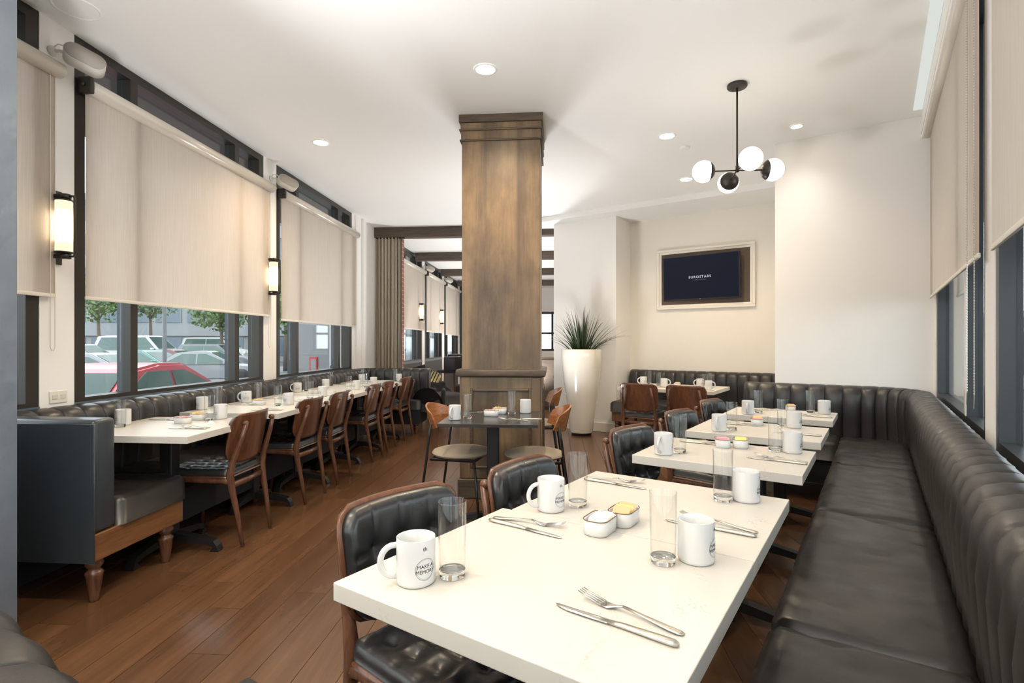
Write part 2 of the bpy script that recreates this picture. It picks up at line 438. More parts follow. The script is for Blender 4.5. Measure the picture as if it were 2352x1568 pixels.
# side reveal beyond window 3, warm plaster pier up to the curtain, then brick return
bm = B(); box(bm, UW-.001, UW+.05, 7.62, 7.70, 0, CZ-.0); box(bm, UW-.001, UW+.02, 7.40, 7.62, 0, CZ); struct(fin('trim_1', bm, PAINT, fr='L'))
bm = B(); box(bm, UW+.002, UW+.20, 9.10, 9.22, 0, CZ); struct(fin('wall_brick_return', bm, BRICK, fr='L'))
# right wall (frame R)
UR = .385
bm = B()
for a, b in ((-2.4, -.8), (2.81, 3.03), (5.30, 5.6)): box(bm, UR, UR+.078, a, b, 0, CZ)
box(bm, UR, UR+.078, -.8, 2.81, 0, .80); box(bm, UR, UR+.078, 3.03, 5.30, 0, .80)
box(bm, UR, UR+.078, -.8, 2.81, 2.96, CZ); box(bm, UR, UR+.078, 3.03, 5.30, 2.96, CZ)
struct(fin('wall_right', bm, PAINT, fr='R'))
def right_window(n, a, b, ms):
    bm = B(); z0, z1 = .80, 2.96
    box(bm, UR+.004, UR+.074, a+.002, a+.06, z0, z1); box(bm, UR+.004, UR+.074, b-.06, b-.002, z0, z1)
    box(bm, UR+.004, UR+.074, a+.06, b-.06, z1-.06, z1-.001); box(bm, UR+.004, UR+.074, a+.06, b-.06, z0+.001, z0+.06)
    w_ = struct(fin('window_%d' % n, bm, BRONZE2, fr='R')); segs = []; p = a+.06
    for m_ in ms:
        bm = B(); box(bm, UR+.006, UR+.072, m_, m_+.05, z0+.06, z1-.06); fin('mullion', bm, BRONZE2, w_)
        bm = B(); box(bm, UR+.001, UR+.006, m_-.004, m_+.05, z0+.06, z1-.06); fin('mullion_cap', bm, ALU, w_)
        segs.append((p, m_)); p = m_+.05
    segs.append((p, b-.06))
    for p, q in segs:
        bm = B(); box(bm, UR+.052, UR+.058, p, q, z0+.06, z1-.06); fin('pane', bm, PANE, w_)
right_window(9, 3.03, 5.30, [3.66]); right_window(10, -.8, 2.81, [.30, 1.6])
# white end wall, recess, screen wall, jamb wall (frame R)
bm = B(); box(bm, -.772, .68, 5.42, 5.60, 0, CZ); box(bm, -.772, -.60, 5.60, 7.40, 0, CZ); struct(fin('wall_white_end', bm, PAINT, fr='R'))
bm = B(); box(bm, -3.05, -.60, 7.40, 7.6, 0, CZ); struct(fin('wall_screen', bm, plain('warm_white_paint', (.82, .78, .70), .55), fr='R'))
bm = B(); box(bm, -3.965, -2.975, 6.887, 7.6, 0, CZ); struct(fin('wall_jamb', bm, PAINT, fr='R'))
bm = B(); box(bm, -5.2, -.772, 6.64, 7.40, CZ-.07, CZ+.01); o = struct(fin('ceiling_soffit', bm, CEIL, fr='R'))
bm = B(); box(bm, -3.963, -2.98, 6.868, 6.887, 0, .13, .004); struct(fin('baseboard_jamb', bm, CREAM, fr='R'))
# divider going back from the jamb wall, far end wall
bm = B(); box(bm, .9, 3.2, 8.6, 8.8, 0, CZ); box(bm, 3.0, 3.2, 8.8, 17.8, 0, CZ); struct(fin('wall_far_side', bm, PAINT, fr='L'))
bm = B(); box(bm, -2.9, -.9, 17.6, 17.8, 0, CZ); box(bm, 2.4, 3.2, 17.6, 17.8, 0, CZ); box(bm, -.9, 2.4, 17.6, 17.8, 0, 1.0); box(bm, -.9, 2.4, 17.6, 17.8, 2.3, CZ)
struct(fin('wall_far_end', bm, PAINT, fr='L'))
bm = B()
for x in (-.9, -.1, .6, 1.35, 2.32): box(bm, x, x+.08, 17.62, 17.72, 1.0, 2.3)
for z in (1.0, 1.55, 2.22): box(bm, -.82, 2.32, 17.63, 17.71, z, z+.07)
struct(fin('window_11', bm, BRONZE, fr='L'))
# wall behind the camera with its glazing left open to daylight
bm = B(); box(bm, -3.6, .4, -2.1, -1.95, 0, .9); box(bm, -3.6, .4, -2.1, -1.95, 2.95, CZ); box(bm, -3.6, -3.2, -2.1, -1.95, .9, 2.95); box(bm, -.5, .4, -2.1, -1.95, .9, 2.95)
struct(fin('wall_back', bm, PAINT))
bm = B(); box(bm, -3.2, -.5, -2.03, -2.02, .9, 2.95); struct(fin('window_12', bm, PANE))
# near-left column, textured plaster
bm = B(); box(bm, -2.846, -2.117, 1.42, 1.94, 0, CZ); struct(fin('wall_stub_near_left', bm, PLASTER, fr='L'))
# beams
for i, y in enumerate((8.22, 10.55, 12.95, 15.3)):
    bm = B(); x0, x1 = (-2.846, 1.5) if i == 0 else (-2.80, 2.99)
    box(bm, x0, x1, y, y+.16, CZ-.16, CZ+.002, .004); o = fin('ceiling_beam', bm, BEAMW, fr='L')
    tag(o, ['dark wooden ceiling beam above the grey curtain', 'second dark ceiling beam, first one seen past the curtain', 'third dark ceiling beam in the far room', 'fourth dark ceiling beam, farthest in the far room'][i], 'beam', 'dark wooden ceiling beams')
# pelmet of the right wall
bm = B(); box(bm, .300, UR+.002, 2.55, 5.418, 2.895, 3.079, .003); struct(fin('trim_2', bm, PAINT, fr='R'))
bm = B(); box(bm, .300, UR+.002, -1.5, 2.40, 2.895, 3.079, .003); struct(fin('trim_3', bm, PAINT, fr='R'))
bm = B(); box(bm, .238, .298, .4, 5.25, CZ-.004, CZ-.0005); tag(fin('ceiling_glow_strip', bm, emit('ceiling_glow', (.93, .97, .92), .55), fr='R'), 'slim glowing strip imitating light spilled on the ceiling beside the right-hand pelmet', 'ceiling light')  # emissive strip standing in for the light spill along the ceiling edge

# ------------------------------------------------------------------ wooden pillar (frame L, its own thing)
pr_ = thing('wooden_pillar', 'tall square timber-clad pillar with panelled base and stepped top', 'pillar', 'L', -.428, 4.56)
hw = .315
bm = B(); box(bm, -hw, hw, -hw, hw, 1.03, CZ-.20, .003); fin('shaft', bm, PILW, pr_)
bm = B(); box(bm, -hw, hw, -hw, hw, .155, .975, .003); sh = fin('lower_shaft', bm, PILW, pr_)
for s, (ax, ay) in enumerate(((0, -1), (1, 0), (-1, 0), (0, 1))):
    a = math.atan2(ay, ax)+PI/2; M = Matrix.Rotation(a, 4, 'Z'); bm = B()
    # face in local coordinates points to -y: stiles and rails proud by 18 mm
    for q in ((-hw-.001, -.245, .158, .972), (.245, hw+.001, .158, .972), (-.245, .245, .88, .972), (-.245, .245, .158, .24)):
        box(bm, q[0], q[1], -hw-.018, -hw+.001, q[2], q[3], .002, M=M)
    fin('panel_frame', bm, PILW, pr_)
    bm = B()
    for q in ((-.245, -.225, .24, .88), (.225, .245, .24, .88), (-.225, .225, .86, .88), (-.225, .225, .24, .26)):
        box(bm, q[0], q[1], -hw-.026, -hw+.001, q[2], q[3], .004, M=M)
    fin('panel_moulding', bm, PILD, pr_)
bm = B(); box(bm, -hw-.045, hw+.045, -hw-.045, hw+.045, .975, 1.035, .014, 3); fin('ledge', bm, PILD, pr_, 40)
bm = B(); box(bm, -hw-.03, hw+.03, -hw-.03, hw+.03, 0, .155, .006); fin('plinth', bm, PILD, pr_)
for z, t, d, nm, mt in ((CZ-.20, .085, .006, 'neck_board', PILW), (CZ-.118, .055, .010, 'neck_board', PILW), (CZ-.062, .061, .022, 'crown', PILD)):
    bm = B(); box(bm, -hw-d, hw+d, -hw-d, hw+d, z, z+t, .003); fin(nm, bm, mt, pr_)
for z, d in ((CZ-.205, .016), (CZ-.122, .020)):
    bm = B(); box(bm, -hw-d, hw+d, -hw-d, hw+d, z-.006, z+.008, .004, 2); fin('bead', bm, PILD, pr_, 40)

# ------------------------------------------------------------------ banquettes
def sweep(bm, path, prof, pitch=.13, amp=.020, n=8, closed_ends=True, s0=0):
    """path: polyline [(x,y)] on the wall side; prof: [(offset towards the sitter, z, scallop weight)]; sitter on the left of travel"""
    P = [Vector((x, y)) for x, y in path]; S = [0]
    for i in range(1, len(P)): S.append(S[-1]+(P[i]-P[i-1]).length)
    T = S[-1]; cnt = max(1, round(T/pitch)); pt = T/cnt; prev = None; first = None; fr_ = [0, .012, .05, .15, .3, .5, .7, .85, .95, .988]
    ss = [(k+f)*pt for k in range(cnt) for f in fr_]+[T]
    for s in ss:
        i = max(k for k in range(len(S)-1) if S[k] <= s+1e-9); f = (s-S[i])/(S[i+1]-S[i]); p = P[i].lerp(P[i+1], f)
        def tan(k): return (P[min(k+1, len(P)-1)]-P[max(k-1, 0)]).normalized()
        t = tan(i).lerp(tan(i+1), f).normalized(); nrm = Vector((-t.y, t.x))
        q = (s/pt) % 1; b = math.sqrt(max(0, 1-abs(2*q-1)**2.4))
        wob = .003*noise.noise(Vector((s*2.3, 0, 1.7)))
        e = min(s, T-s); cut = 1-max(0, 1-e/.05)**2*.25 if closed_ends else 1
        row = [bm.verts.new((p.x+nrm.x*(o*cut+w_*(amp*(b-1)+wob)), p.y+nrm.y*(o*cut+w_*(amp*(b-1)+wob)), z+(w_*amp*.45*(b-1) if o < .13 else 0))) for o, z, w_ in prof]
        if prev:
            for k in range(len(row)-1): bm.faces.new((prev[k], row[k], row[k+1], prev[k+1]))
        else: first = row
        prev = row
    bm.faces.new(first); bm.faces.new(prev[::-1])
def arc(cx, cy, r, a0, a1, n=8): return [(cx+r*math.cos(math.radians(a0+(a1-a0)*k/n)), cy+r*math.sin(math.radians(a0+(a1-a0)*k/n))) for k in range(n+1)]
def back_profile(th=.155, top=.885, bot=.30):
    return [(0, bot, 0), (0, top-.03, 0), (.012, top-.006, .3), (.035, top, .6), (.075, top-.002, .9), (.115, top-.014, 1), (.14, top-.04, 1), (.155, top-.08, 1), (th+.008, top-.17, 1), (th, top-.30, 1), (th-.01, top-.40, 1), (th-.012, bot, 1)]
def cushion(bm, x0, x1, y0, y1, z0, z1, r=.03, wr=.004, seed=0, along='y'):
    nx, ny = max(6, int((x1-x0)/.04)), max(6, int((y1-y0)/.03)); W_, D_ = x1-x0, y1-y0; cx, cy_ = (x0+x1)/2, (y0+y1)/2
    nx = min(nx, 60); ny = min(ny, 60)
    def f(x, y, h):
        n_ = 0
        if h > .5*(z1-z0):
            k = Vector((x*2.0+seed*3, y*9+x*4, seed)) if along == 'y' else Vector((x*9+y*4, y*2+seed*3, seed))
            v_ = noise.noise(k); n_ = -wr*max(0, 1-abs(v_)*7)+wr*.8*noise.noise(Vector((x*3, y*3, seed+9)))
        return (cx+x, cy_+y, z0+h+n_)
    pad(bm, W_, D_, z1-z0, .03, .03, r, f, nx=nx, ny=ny)
# right banquette: U shaped, along the near end, the right wall and the white wall
bq = thing('banquette', 'long black leather banquette with channelled back under the right-hand blinds', 'banquette', 'R', 0, 0)
WU = .345
path = [(-1.22, .085)]+[(.15, .085)]+arc(.15, .285, .2, -90, 0, 6)[1:]+[(WU, 1.0), (WU, 2.0), (WU, 3.0), (WU, 4.0)]+arc(WU-.42, 5.41-.42, .42, 0, 90, 12)+[(-.5, 5.41), (-1.02, 5.41)]
bm = B(); sweep(bm, path, back_profile()); fin('channelled_back', bm, LEA, bq, 50)
bm = B(); prism(bm, [(WU, 5.41)]+arc(WU-.42, 5.41-.42, .42, 0, 90, 12), .30, .83); fin('corner_filler', bm, LEA, bq)
for i, (a, b) in enumerate(((.695, 1.62), (1.625, 2.85), (2.855, 4.02), (4.025, 5.0))):
    bm = B(); cushion(bm, -.245, .205, a, b, .33, .475, .028, .009, i+1); fin('seat_cushion', bm, LEA, bq, 60)
bm = B(); cushion(bm, -1.02, -.25, 4.80, 5.27, .33, .47, .028, .006, 7, 'x'); fin('seat_cushion', bm, LEA, bq, 60)
bm = B(); cushion(bm, -.25, .205, 5.0, 5.27, .33, .465, .02, .006, 8, 'x'); fin('seat_cushion', bm, LEA, bq, 60)
bm = B(); cushion(bm, -1.22, .20, .27, .69, .33, .47, .028, .006, 9, 'x'); fin('seat_cushion', bm, LEA, bq, 60)
bm = B(); box(bm, -.225, .19, .2, 5.2, .14, .33); box(bm, -1.0, -.2, 4.82, 5.26, .14, .33); box(bm, -1.2, -.2, .13, .635, .14, .33)
fin('base', bm, BLACK_F, bq)
def turned_leg(bm, x, y, h=.2):
    lathe(bm, [(.020, 0), (.022, .01), (.036, h*.60), (.040, h*.66), (.036, h*.70), (.026, h*.74), (.028, h*.78), (.038, h*.84), (.040, h*.9), (.034, h*.97), (.034, h)], 16, (x, y, 0))
for x, y in ((-.18, 1.0), (-.18, 2.9), (-.18, 4.7), (-.95, 4.87), (-1.14, .6)):
    bm = B(); turned_leg(bm, x, y, .14); fin('leg', bm, WALNT, bq, 40)
# left banquette: U shaped
bq = thing('banquette', 'black leather banquette with channelled back along the left windows', 'banquette', 'L', 0, 0)
U0 = UW+.005
path = [(-1.80, 7.66), (-2.4, 7.66)]+arc(U0+.2, 7.46, .2, 90, 180, 6)+[(U0, 6.0), (U0, 4.5), (U0, 3.0), (U0, 2.36)]
bm = B(); sweep(bm, path, back_profile(.145)); fin('channelled_back', bm, LEA, bq, 50)
bm = B(); box(bm, U0, -2.165, 2.342, 2.475, .337, .878, .022, 3); fin('end_panel', bm, LEAP, bq, 40)
bm = B(); box(bm, U0, -2.158, 2.338, 2.345, .20, .86, .002); fin('outer_back_panel', bm, LEAP, bq, 40)
bm = B(); cushion(bm, -2.68, -2.15, 2.48, 2.965, .335, .475, .028, .006, 3, 'x'); fin('seat_cushion', bm, LEA, bq, 60)
for i, (a, b) in enumerate(((2.97, 4.2), (4.205, 5.5), (5.505, 7.10))):
    bm = B(); cushion(bm, -2.70, -2.28, a, b, .34, .475, .028, .006, i+4); fin('seat_cushion', bm, LEA, bq, 60)
bm = B(); cushion(bm, -2.70, -1.82, 7.105, 7.52, .34, .475, .028, .006, 8, 'x'); fin('seat_cushion', bm, LEA, bq, 60)
bm = B(); box(bm, -2.78, -2.165, 2.345, 2.95, .205, .335, .004); fin('wooden_base', bm, BASEW, bq)
bm = B(); box(bm, -2.835, -2.72, 2.36, 2.95, .0, .2); box(bm, -2.78, -2.30, 2.95, 7.6, .14, .34); box(bm, -2.3, -1.84, 7.12, 7.6, .14, .34); fin('base', bm, BLACK_F, bq)  # first box: dark filler added to cover the pale pier foot under the bench
for x, y in ((-2.215, 2.40), (-2.205, 2.86), (-2.7, 2.42)):
    bm = B(); turned_leg(bm, x, y, .206); fin('leg', bm, WALNT, bq, 40)
for x, y in ((-2.34, 4.0), (-2.34, 5.5), (-2.34, 6.9), (-1.9, 7.2)):
    bm = B(); turned_leg(bm, x, y, .14); fin('leg', bm, WALNT, bq, 40)
# banquette in the recess
bq = thing('banquette', 'black leather banquette in the recess beneath the wall screen', 'banquette', 'R', 0, 0)
bm = B(); sweep(bm, [(-.80, 7.39), (-2.94, 7.39)], back_profile(.155, .87)); fin('channelled_back', bm, LEA, bq, 50)
bm = B(); cushion(bm, -2.95, -1.9, 6.62, 7.24, .33, .47, .03, .005, 2, 'x'); fin('seat_cushion', bm, LEA, bq, 60)
bm = B(); cushion(bm, -1.89, -.80, 6.62, 7.24, .33, .47, .03, .005, 5, 'x'); fin('seat_cushion', bm, LEA, bq, 60)
bm = B(); box(bm, -2.94, -.80, 6.66, 7.3, .20, .33, .004); fin('base', bm, BASEW, bq)
for x in (-2.88, -1.9, -1.0):
    bm = B(); turned_leg(bm, x, 6.72, .2); fin('leg', bm, WALNT, bq, 40)

# ------------------------------------------------------------------ tables
def table_base(bm_col, bm_foot, w_, d_, h):
    box(bm_col, -.038, .038, -.038, .038, .06, h, .004); box(bm_col, -w_*.32, w_*.32, -.03, .03, h-.012, h); box(bm_col, -.03, .03, -d_*.32, d_*.32, h-.012, h)
    for k in range(4):
        a = k*PI/2+PI/4*0; L_ = (w_ if k % 2 == 0 else d_)*.5-.06; c, s = math.cos(a), math.sin(a); pr = None
        for t, z, hh, wd in ((.02, .085, .05, .030), (.35, .075, .042, .027), (.75, .06, .035, .024), (.93, .045, .035, .024), (1.0, .02, .04, .026), (1.02, .0, .0, .026)):
            x = L_*t; ps = [(x, -wd, z-hh/2), (x, wd, z-hh/2), (x, wd, z+hh/2), (x, -wd, z+hh/2)] if t < .97 else ([(x-.045, -wd, .0), (x-.045, wd, .0), (x, wd, .035), (x, -wd, .035)] if t < 1.01 else [(x-.04, -wd, 0), (x-.04, wd, 0), (x+.004, wd, .004), (x+.004, -wd, .004)])
            pr = ring(bm_foot, [(p[0]*c-p[1]*s, p[0]*s+p[1]*c, max(0, p[2])) for p in ps], pr)
def table(label, fr, u0, u1, v0, v1, h=.745, t=.038, mat=None, group='white quartz tables', rot=0):
    w_, d_ = u1-u0, v1-v0; r = thing('dining_table', label, 'table', fr, (u0+u1)/2, (v0+v1)/2, 0, rot, group)
    bm = B(); box(bm, -w_/2, w_/2, -d_/2, d_/2, h-t, h, .002, 2); fin('tabletop', bm, mat or MARB, r)
    bc, bf = B(), B(); table_base(bc, bf, w_, d_, h-t); fin('column', bc, IRON, r); fin('foot', bf, IRON, r)
    return r
RT = [('nearest white table in the right row', .70, 1.308), ('white table joined behind the nearest one, right row', 1.312, 1.892), ('third white table of the right row', 2.26, 2.80), ('fourth white table of the right row', 3.06, 3.62), ('farthest white table of the right row beside the white wall', 3.95, 4.45)]
for lb, a, b in RT: table(lb, 'R', -.93 if a < 1 else -.90, -.228, a, b)
LT = [('first white table of the left row beside the banquette end', 2.68, 3.40), ('second white table of the left row', 3.62, 4.22), ('third white table of the left row', 4.225, 4.92), ('fourth white table of the left row', 5.00, 5.70), ('fifth white table of the left row', 5.72, 6.36), ('farthest white table of the left row', 6.52, 7.06)]
for lb, a, b in LT: table(lb, 'L', -2.69, -1.945, a, b)
table('white table in the recess below the screen', 'R', -2.45, -1.39, 5.71, 6.46)
table('small black square table in front of the wooden pillar', 'L', -.725, -.10, 3.25, 3.92, t=.022, mat=STONE_T, group='black tables')

# ------------------------------------------------------------------ chairs
def make_dining_chair(label, fr, u, v, z, rot, group):
    r = thing('dining_chair', label, 'chair', fr, u, v, z, rot, group); r.scale = (.88, 1, 1)
    for s in (-1, 1):
        bm = B(); tube(bm, [(s*.185, -.275, 0), (s*.195, -.245, .2), (s*.205, -.215, .36), (s*.207, -.205, .44), (s*.205, -.222, .52), (s*.192, -.270, .66), (s*.178, -.297, .755)], [.011, .016, .021, .024, .019, .015, .012], 10)
        lathe(bm, [(.004, -.02), (.016, -.014), (.017, 0), (.012, .012), (.002, .016)], 12, (s*.176, -.286, .752), ax='y')
        fin('leg', bm, WALNT, r, 45)
        bm = B(); tube(bm, [(s*.195, .205, 0), (s*.205, .20, .22), (s*.210, .195, .40), (s*.210, .195, .425)], [.010, .016, .021, .020], 10); fin('leg', bm, WALNT, r, 45)
        bm = B(); tube(bm, [(s*.207, -.205, .40), (s*.209, -.17, .405), (s*.210, 0, .41), (s*.210, .2, .41)], [.020, .015, .015, .018], 10, flat=1.3); fin('side_rail', bm, WALNT, r, 45)
    bm = B(); tube(bm, [(-.207, -.208, .375), (0, -.214, .372), (.207, -.208, .375)], .013, 8, flat=1.5); fin('rear_stretcher', bm, WALNT, r, 45); bm = B(); tube(bm, [(-.21, .195, .40), (.21, .195, .40)], .013, 8, flat=1.5); fin('front_stretcher', bm, WALNT, r, 45)
    bm = B(); pad(bm, .45, .44, .012, .05, .04, .008, lambda x, y, h: (x*(1+.12*(y+.22)), y+.005, .425+h), nx=12, ny=10); fin('seat_board', bm, WALN, r, 40)
    bm = B(); pad(bm, .44, .43, .045, .05, .04, .03, lambda x, y, h: (x*(1+.12*(y+.22)), y+.008, .437+h), tuft=((-.13, -.045, .045, .13), (-.125, -.04, .045, .13), .026, .007), nx=44, ny=42); fin('seat', bm, LEA2, r, 60)
    # curved backrest: local height y' in -.15..+.15 about z .655
    def shell(x, y, h, th=0): 
        yy = -.247-(y)*.20+x*x*.85; ny_ = 1.0; nx_ = -1.7*x; l = math.hypot(nx_, ny_)
        return (x+nx_/l*h, yy+ny_/l*h, .655+y-.0*h)
    bm = B(); pad(bm, .475, .31, .012, .06, .11, .004, lambda x, y, h: shell(x, y, h-.012), nx=20, ny=12, under='grid'); fin('back_shell', bm, WALN, r, 50)
    bm = B(); pad(bm, .455, .29, .034, .055, .10, .026, lambda x, y, h: shell(x, y, h), tuft=((-.118, 0, .118), (.032, -.085), .026, .008), nx=60, ny=34, under='grid'); fin('backrest', bm, LEA2, r, 60)
    return r
chair = Maker(make_dining_chair)
gL = 'walnut chairs along the left row of tables'
for i, (v, dr) in enumerate(((3.265, .02), (4.12, -.03), (4.69, .03), (5.61, .0), (6.10, .02), (6.86, -.03))):
    chair(['walnut backed chair nearest the camera in the left row', 'second walnut backed chair of the left row', 'third walnut backed chair of the left row', 'fourth walnut backed chair of the left row', 'fifth walnut backed chair of the left row', 'sixth and farthest walnut backed chair of the left row'][i], 'L', -2.175, v, 0, PI/2+dr, gL)
gR = 'black tufted leather chairs along the right row of tables'
for i, (u, v, dr) in enumerate(((-.895, 1.06, -.10), (-.83, 1.62, -.02), (-.81, 2.575, -.16), (-.81, 3.40, -.16), (-.81, 4.20, -.16))):
    chair(['tufted black leather chair at the nearest white table', 'tufted black leather chair at the joined second white table', 'third tufted black leather chair of the right row', 'fourth tufted black leather chair of the right row', 'farthest tufted black leather chair of the right row'][i], 'R', u, v, 0, -PI/2+dr, gR)
for i, u in enumerate((-2.15, -1.62)):
    chair(['walnut backed chair at the left end of the recess table', 'walnut backed chair at the right end of the recess table'][i], 'R', u, 5.79, 0, 0+.04*(1-2*i), 'walnut chairs at the recess table')

def make_cafe_chair(label, fr, u, v, z, rot, group):
    r = thing('cafe_chair', label, 'chair', fr, u, v, z, rot, group)
    bm = B(); lathe(bm, [(.0, .455), (.17, .455), (.205, .462), (.212, .474), (.205, .487), (.17, .497), (.10, .503), (.0, .505)], 36, cap=False); bmesh.ops.remove_doubles(bm, verts=bm.verts, dist=1e-5)
    for v_ in bm.verts: v_.co.y *= .98
    fin('seat', bm, GREY_F, r, 50)
    bm = B(); tube(bm, [(-.17, -.16, .445), (-.15, .15, .445), (.15, .15, .445), (.17, -.16, .445), (-.17, -.16, .445)], .011, 8); fin('seat_frame', bm, IRON, r, 40)
    for s in (-1, 1):
        bm = B(); tube(bm, [(s*.20, -.25, 0), (s*.192, -.185, .44), (s*.192, -.165, .60), (s*.194, -.150, .69)], .009, 8); fin('leg', bm, IRON, r, 40)
        bm = B(); tube(bm, [(s*.19, .20, 0), (s*.155, .15, .445)], .009, 8); fin('leg', bm, IRON, r, 40)
    def sh(a, b):       # a in -1..1 across the arc, b in -1..1 height
        th = a*1.05; R_ = .215; hh = .085*(1-.45*abs(a)**2.2)
        return R_*math.sin(th), -.03-R_*math.cos(th)*.98-.02*b, .712+.02*(1-abs(a))+b*hh
    bm = B()
    def f(i, j, off):
        a, b = i*2-1, j*2-1; x, y, z_ = sh(a, b); th = a*1.05; k = off
        return (x-math.sin(th)*k, y+math.cos(th)*k, z_)
    g1 = grid(bm, 24, 6, lambda i, j: f(i, j, 0)); g2 = grid(bm, 24, 6, lambda i, j: f(i, j, .012))
    for i in range(24):
        bm.faces.new((g1[i][0], g2[i][0], g2[i+1][0], g1[i+1][0])); bm.faces.new((g1[i][6], g1[i+1][6], g2[i+1][6], g2[i][6]))
    for j in range(6):
        bm.faces.new((g1[0][j], g1[0][j+1], g2[0][j+1], g2[0][j])); bm.faces.new((g1[24][j], g2[24][j], g2[24][j+1], g1[24][j+1]))
    bmesh.ops.recalc_face_normals(bm, faces=bm.faces)
    fin('backrest', bm, TANW, r, 50)
    return r
cafe = Maker(make_cafe_chair)
cafe('tan backed metal chair left of the small black table', 'L', -.655, 3.74, 0, -PI/2-.20, 'tan backed chairs near the pillar')
cafe('tan backed metal chair right of the small black table', 'L', -.14, 3.70, 0, PI/2+.12, 'tan backed chairs near the pillar')
cafe('tan backed metal chair standing behind, beside the planter', 'L', -.18, 5.16, 0, PI/2+.12, 'tan backed chairs near the pillar')

# ------------------------------------------------------------------ tableware
def mug_logo(bm_me):
    pass
R_M = .0405
def wrap(me, z0, ang, rad=R_M+.0004, tilt=0):
    for v in me.vertices:
        x, y, z = v.co; a = ang+x/rad; rr = rad+z; v.co = (rr*math.cos(a), rr*math.sin(a), z0+y)
def make_mug(label, fr, u, v, z, rot, group, A=math.radians(-66)):
    r = thing('coffee_mug', label, 'mug', fr, u, v, z, rot, group)
    bm = B(); lathe(bm, [(.0, .0), (.036, 0), (.0395, .003), (R_M, .008), (R_M, .090), (.0400, .0945), (.0385, .095), (.0372, .093), (.0370, .012), (.034, .007), (0, .006)], 40, cap=False)
    bmesh.ops.remove_doubles(bm, verts=bm.verts, dist=1e-6); fin('cup', bm, CERAM, r, 50)
    bm = B(); tube(bm, [(-.0388, 0, .080)]+[(-.044-.028*math.sin(t), 0, .048+.032*math.cos(t)) for t in [PI*k/12 for k in range(1, 12)]]+[(-.0388, 0, .016)], [.0065]*13, 10, flat=.8, up=(0, 1, 0)); fin('handle', bm, CERAM, r, 60)
    me = text_mesh('MAKE A\nMEMORY', .0105, .0001); wrap(me, .0405, A); link('lettering', me, INK, r)
    bm = B()
    for rad_, w_ in ((.0215, .0006), (.0195, .0003)):
        n_ = 40
        for k in range(n_):
            a0, a1 = 2*PI*k/n_, 2*PI*(k+1)/n_
            vs = [bm.verts.new((q*math.cos(a), q*math.sin(a), .0001)) for q, a in ((rad_, a0), (rad_, a1), (rad_+w_, a1), (rad_+w_, a0))]; bm.faces.new(vs)
    me = bpy.data.meshes.new('emblem'); bm.to_mesh(me); bm.free(); wrap(me, .038, A); link('emblem', me, INK, r)
    me = text_mesh('th.', .012, .0001); wrap(me, .0755, A); link('monogram', me, INK, r)
    me = text_mesh('. . . . . . . .', .006, .0001); wrap(me, .069, A); link('small_print', me, FAINT, r)
    return r
mug = Maker(make_mug); mug_right = Maker(lambda *a: make_mug(*a, A=math.radians(75)))
def make_glass(label, fr, u, v, z, rot, group):
    r = thing('highball_glass', label, 'glass', fr, u, v, z, rot, group)
    bm = B(); lathe(bm, [(.0265, .016), (.0285, .03), (.0305, .157), (.0308, .160), (.0298, .1608), (.0290, .159), (.0270, .03), (.0245, .0185), (.0, .0165)], 32, cap=False); bmesh.ops.remove_doubles(bm, verts=bm.verts, dist=1e-6); fin('tumbler', bm, TUMB, r, 60)
    bm = B(); lathe(bm, [(.0, .002), (.018, .0), (.0255, .0), (.0272, .004), (.0278, .016), (.024, .0172), (.0, .0162)], 32, cap=False); bmesh.ops.remove_doubles(bm, verts=bm.verts, dist=1e-6); fin('glass_base', bm, TBASE, r, 40)
    return r
glass = Maker(make_glass)
def strip(bm, st):
    pr = None; first = None
    for x, y, z, w_, t in st:
        pr = ring(bm, [(x, y-w_/2, z), (x, y-w_*.35, z-t/2), (x, y+w_*.35, z-t/2), (x, y+w_/2, z), (x, y+w_*.35, z+t/2), (x, y-w_*.35, z+t/2)], pr); first = first or pr
    bm.faces.new(first[::-1]); bm.faces.new(pr)
def make_knife(label, fr, u, v, z, rot, group):
    r = thing('table_knife', label, 'knife', fr, u, v, z, rot, group)
    bm = B(); strip(bm, [(-.115, .004, .0022, .002, .0012), (-.108, .002, .0022, .010, .002), (-.085, 0, .0022, .016, .0022), (-.04, 0, .0028, .0175, .0026), (-.005, 0, .0032, .015, .004)]); fin('blade', bm, CHROME, r, 40)
    bm = B(); strip(bm, [(-.005, 0, .0032, .012, .005), (.02, 0, .004, .012, .007), (.09, 0, .0042, .018, .0075), (.112, 0, .0042, .019, .0075), (.120, 0, .0040, .010, .005)]); fin('handle', bm, STEELR, r, 40)
    return r
knife = Maker(make_knife)
def make_fork(label, fr, u, v, z, rot, group):
    r = thing('table_fork', label, 'fork', fr, u, v, z, rot, group)
    bm = B(); strip(bm, [(-.055, 0, .0030, .022, .002), (-.040, 0, .0022, .024, .002), (-.026, 0, .006, .010, .0028), (-.01, 0, .0105, .0065, .0035)])
    for k in range(4):
        y = (k-1.5)*.0064; strip(bm, [(-.053, y, .0032, .0042, .0022), (-.085, y, .0085, .0036, .0018), (-.105, y*.96, .0140, .0018, .0012)])
    fin('tines', bm, CHROME, r, 40)
    bm = B(); strip(bm, [(-.01, 0, .0105, .0065, .0035), (.03, 0, .0070, .009, .003), (.08, 0, .0032, .017, .003), (.098, 0, .0028, .018, .0028), (.106, 0, .0025, .010, .0024)]); fin('handle', bm, STEELR, r, 40)
    return r
fork = Maker(make_fork)
def rr_outline(w_, d_, r, n=5):
    o = []
    for cx, cy_, a0 in ((w_/2-r, d_/2-r, 0), (-w_/2+r, d_/2-r, 90), (-w_/2+r, -d_/2+r, 180), (w_/2-r, -d_/2+r, 270)):
        o += arc(cx, cy_, r, a0, a0+90, n)
    return o
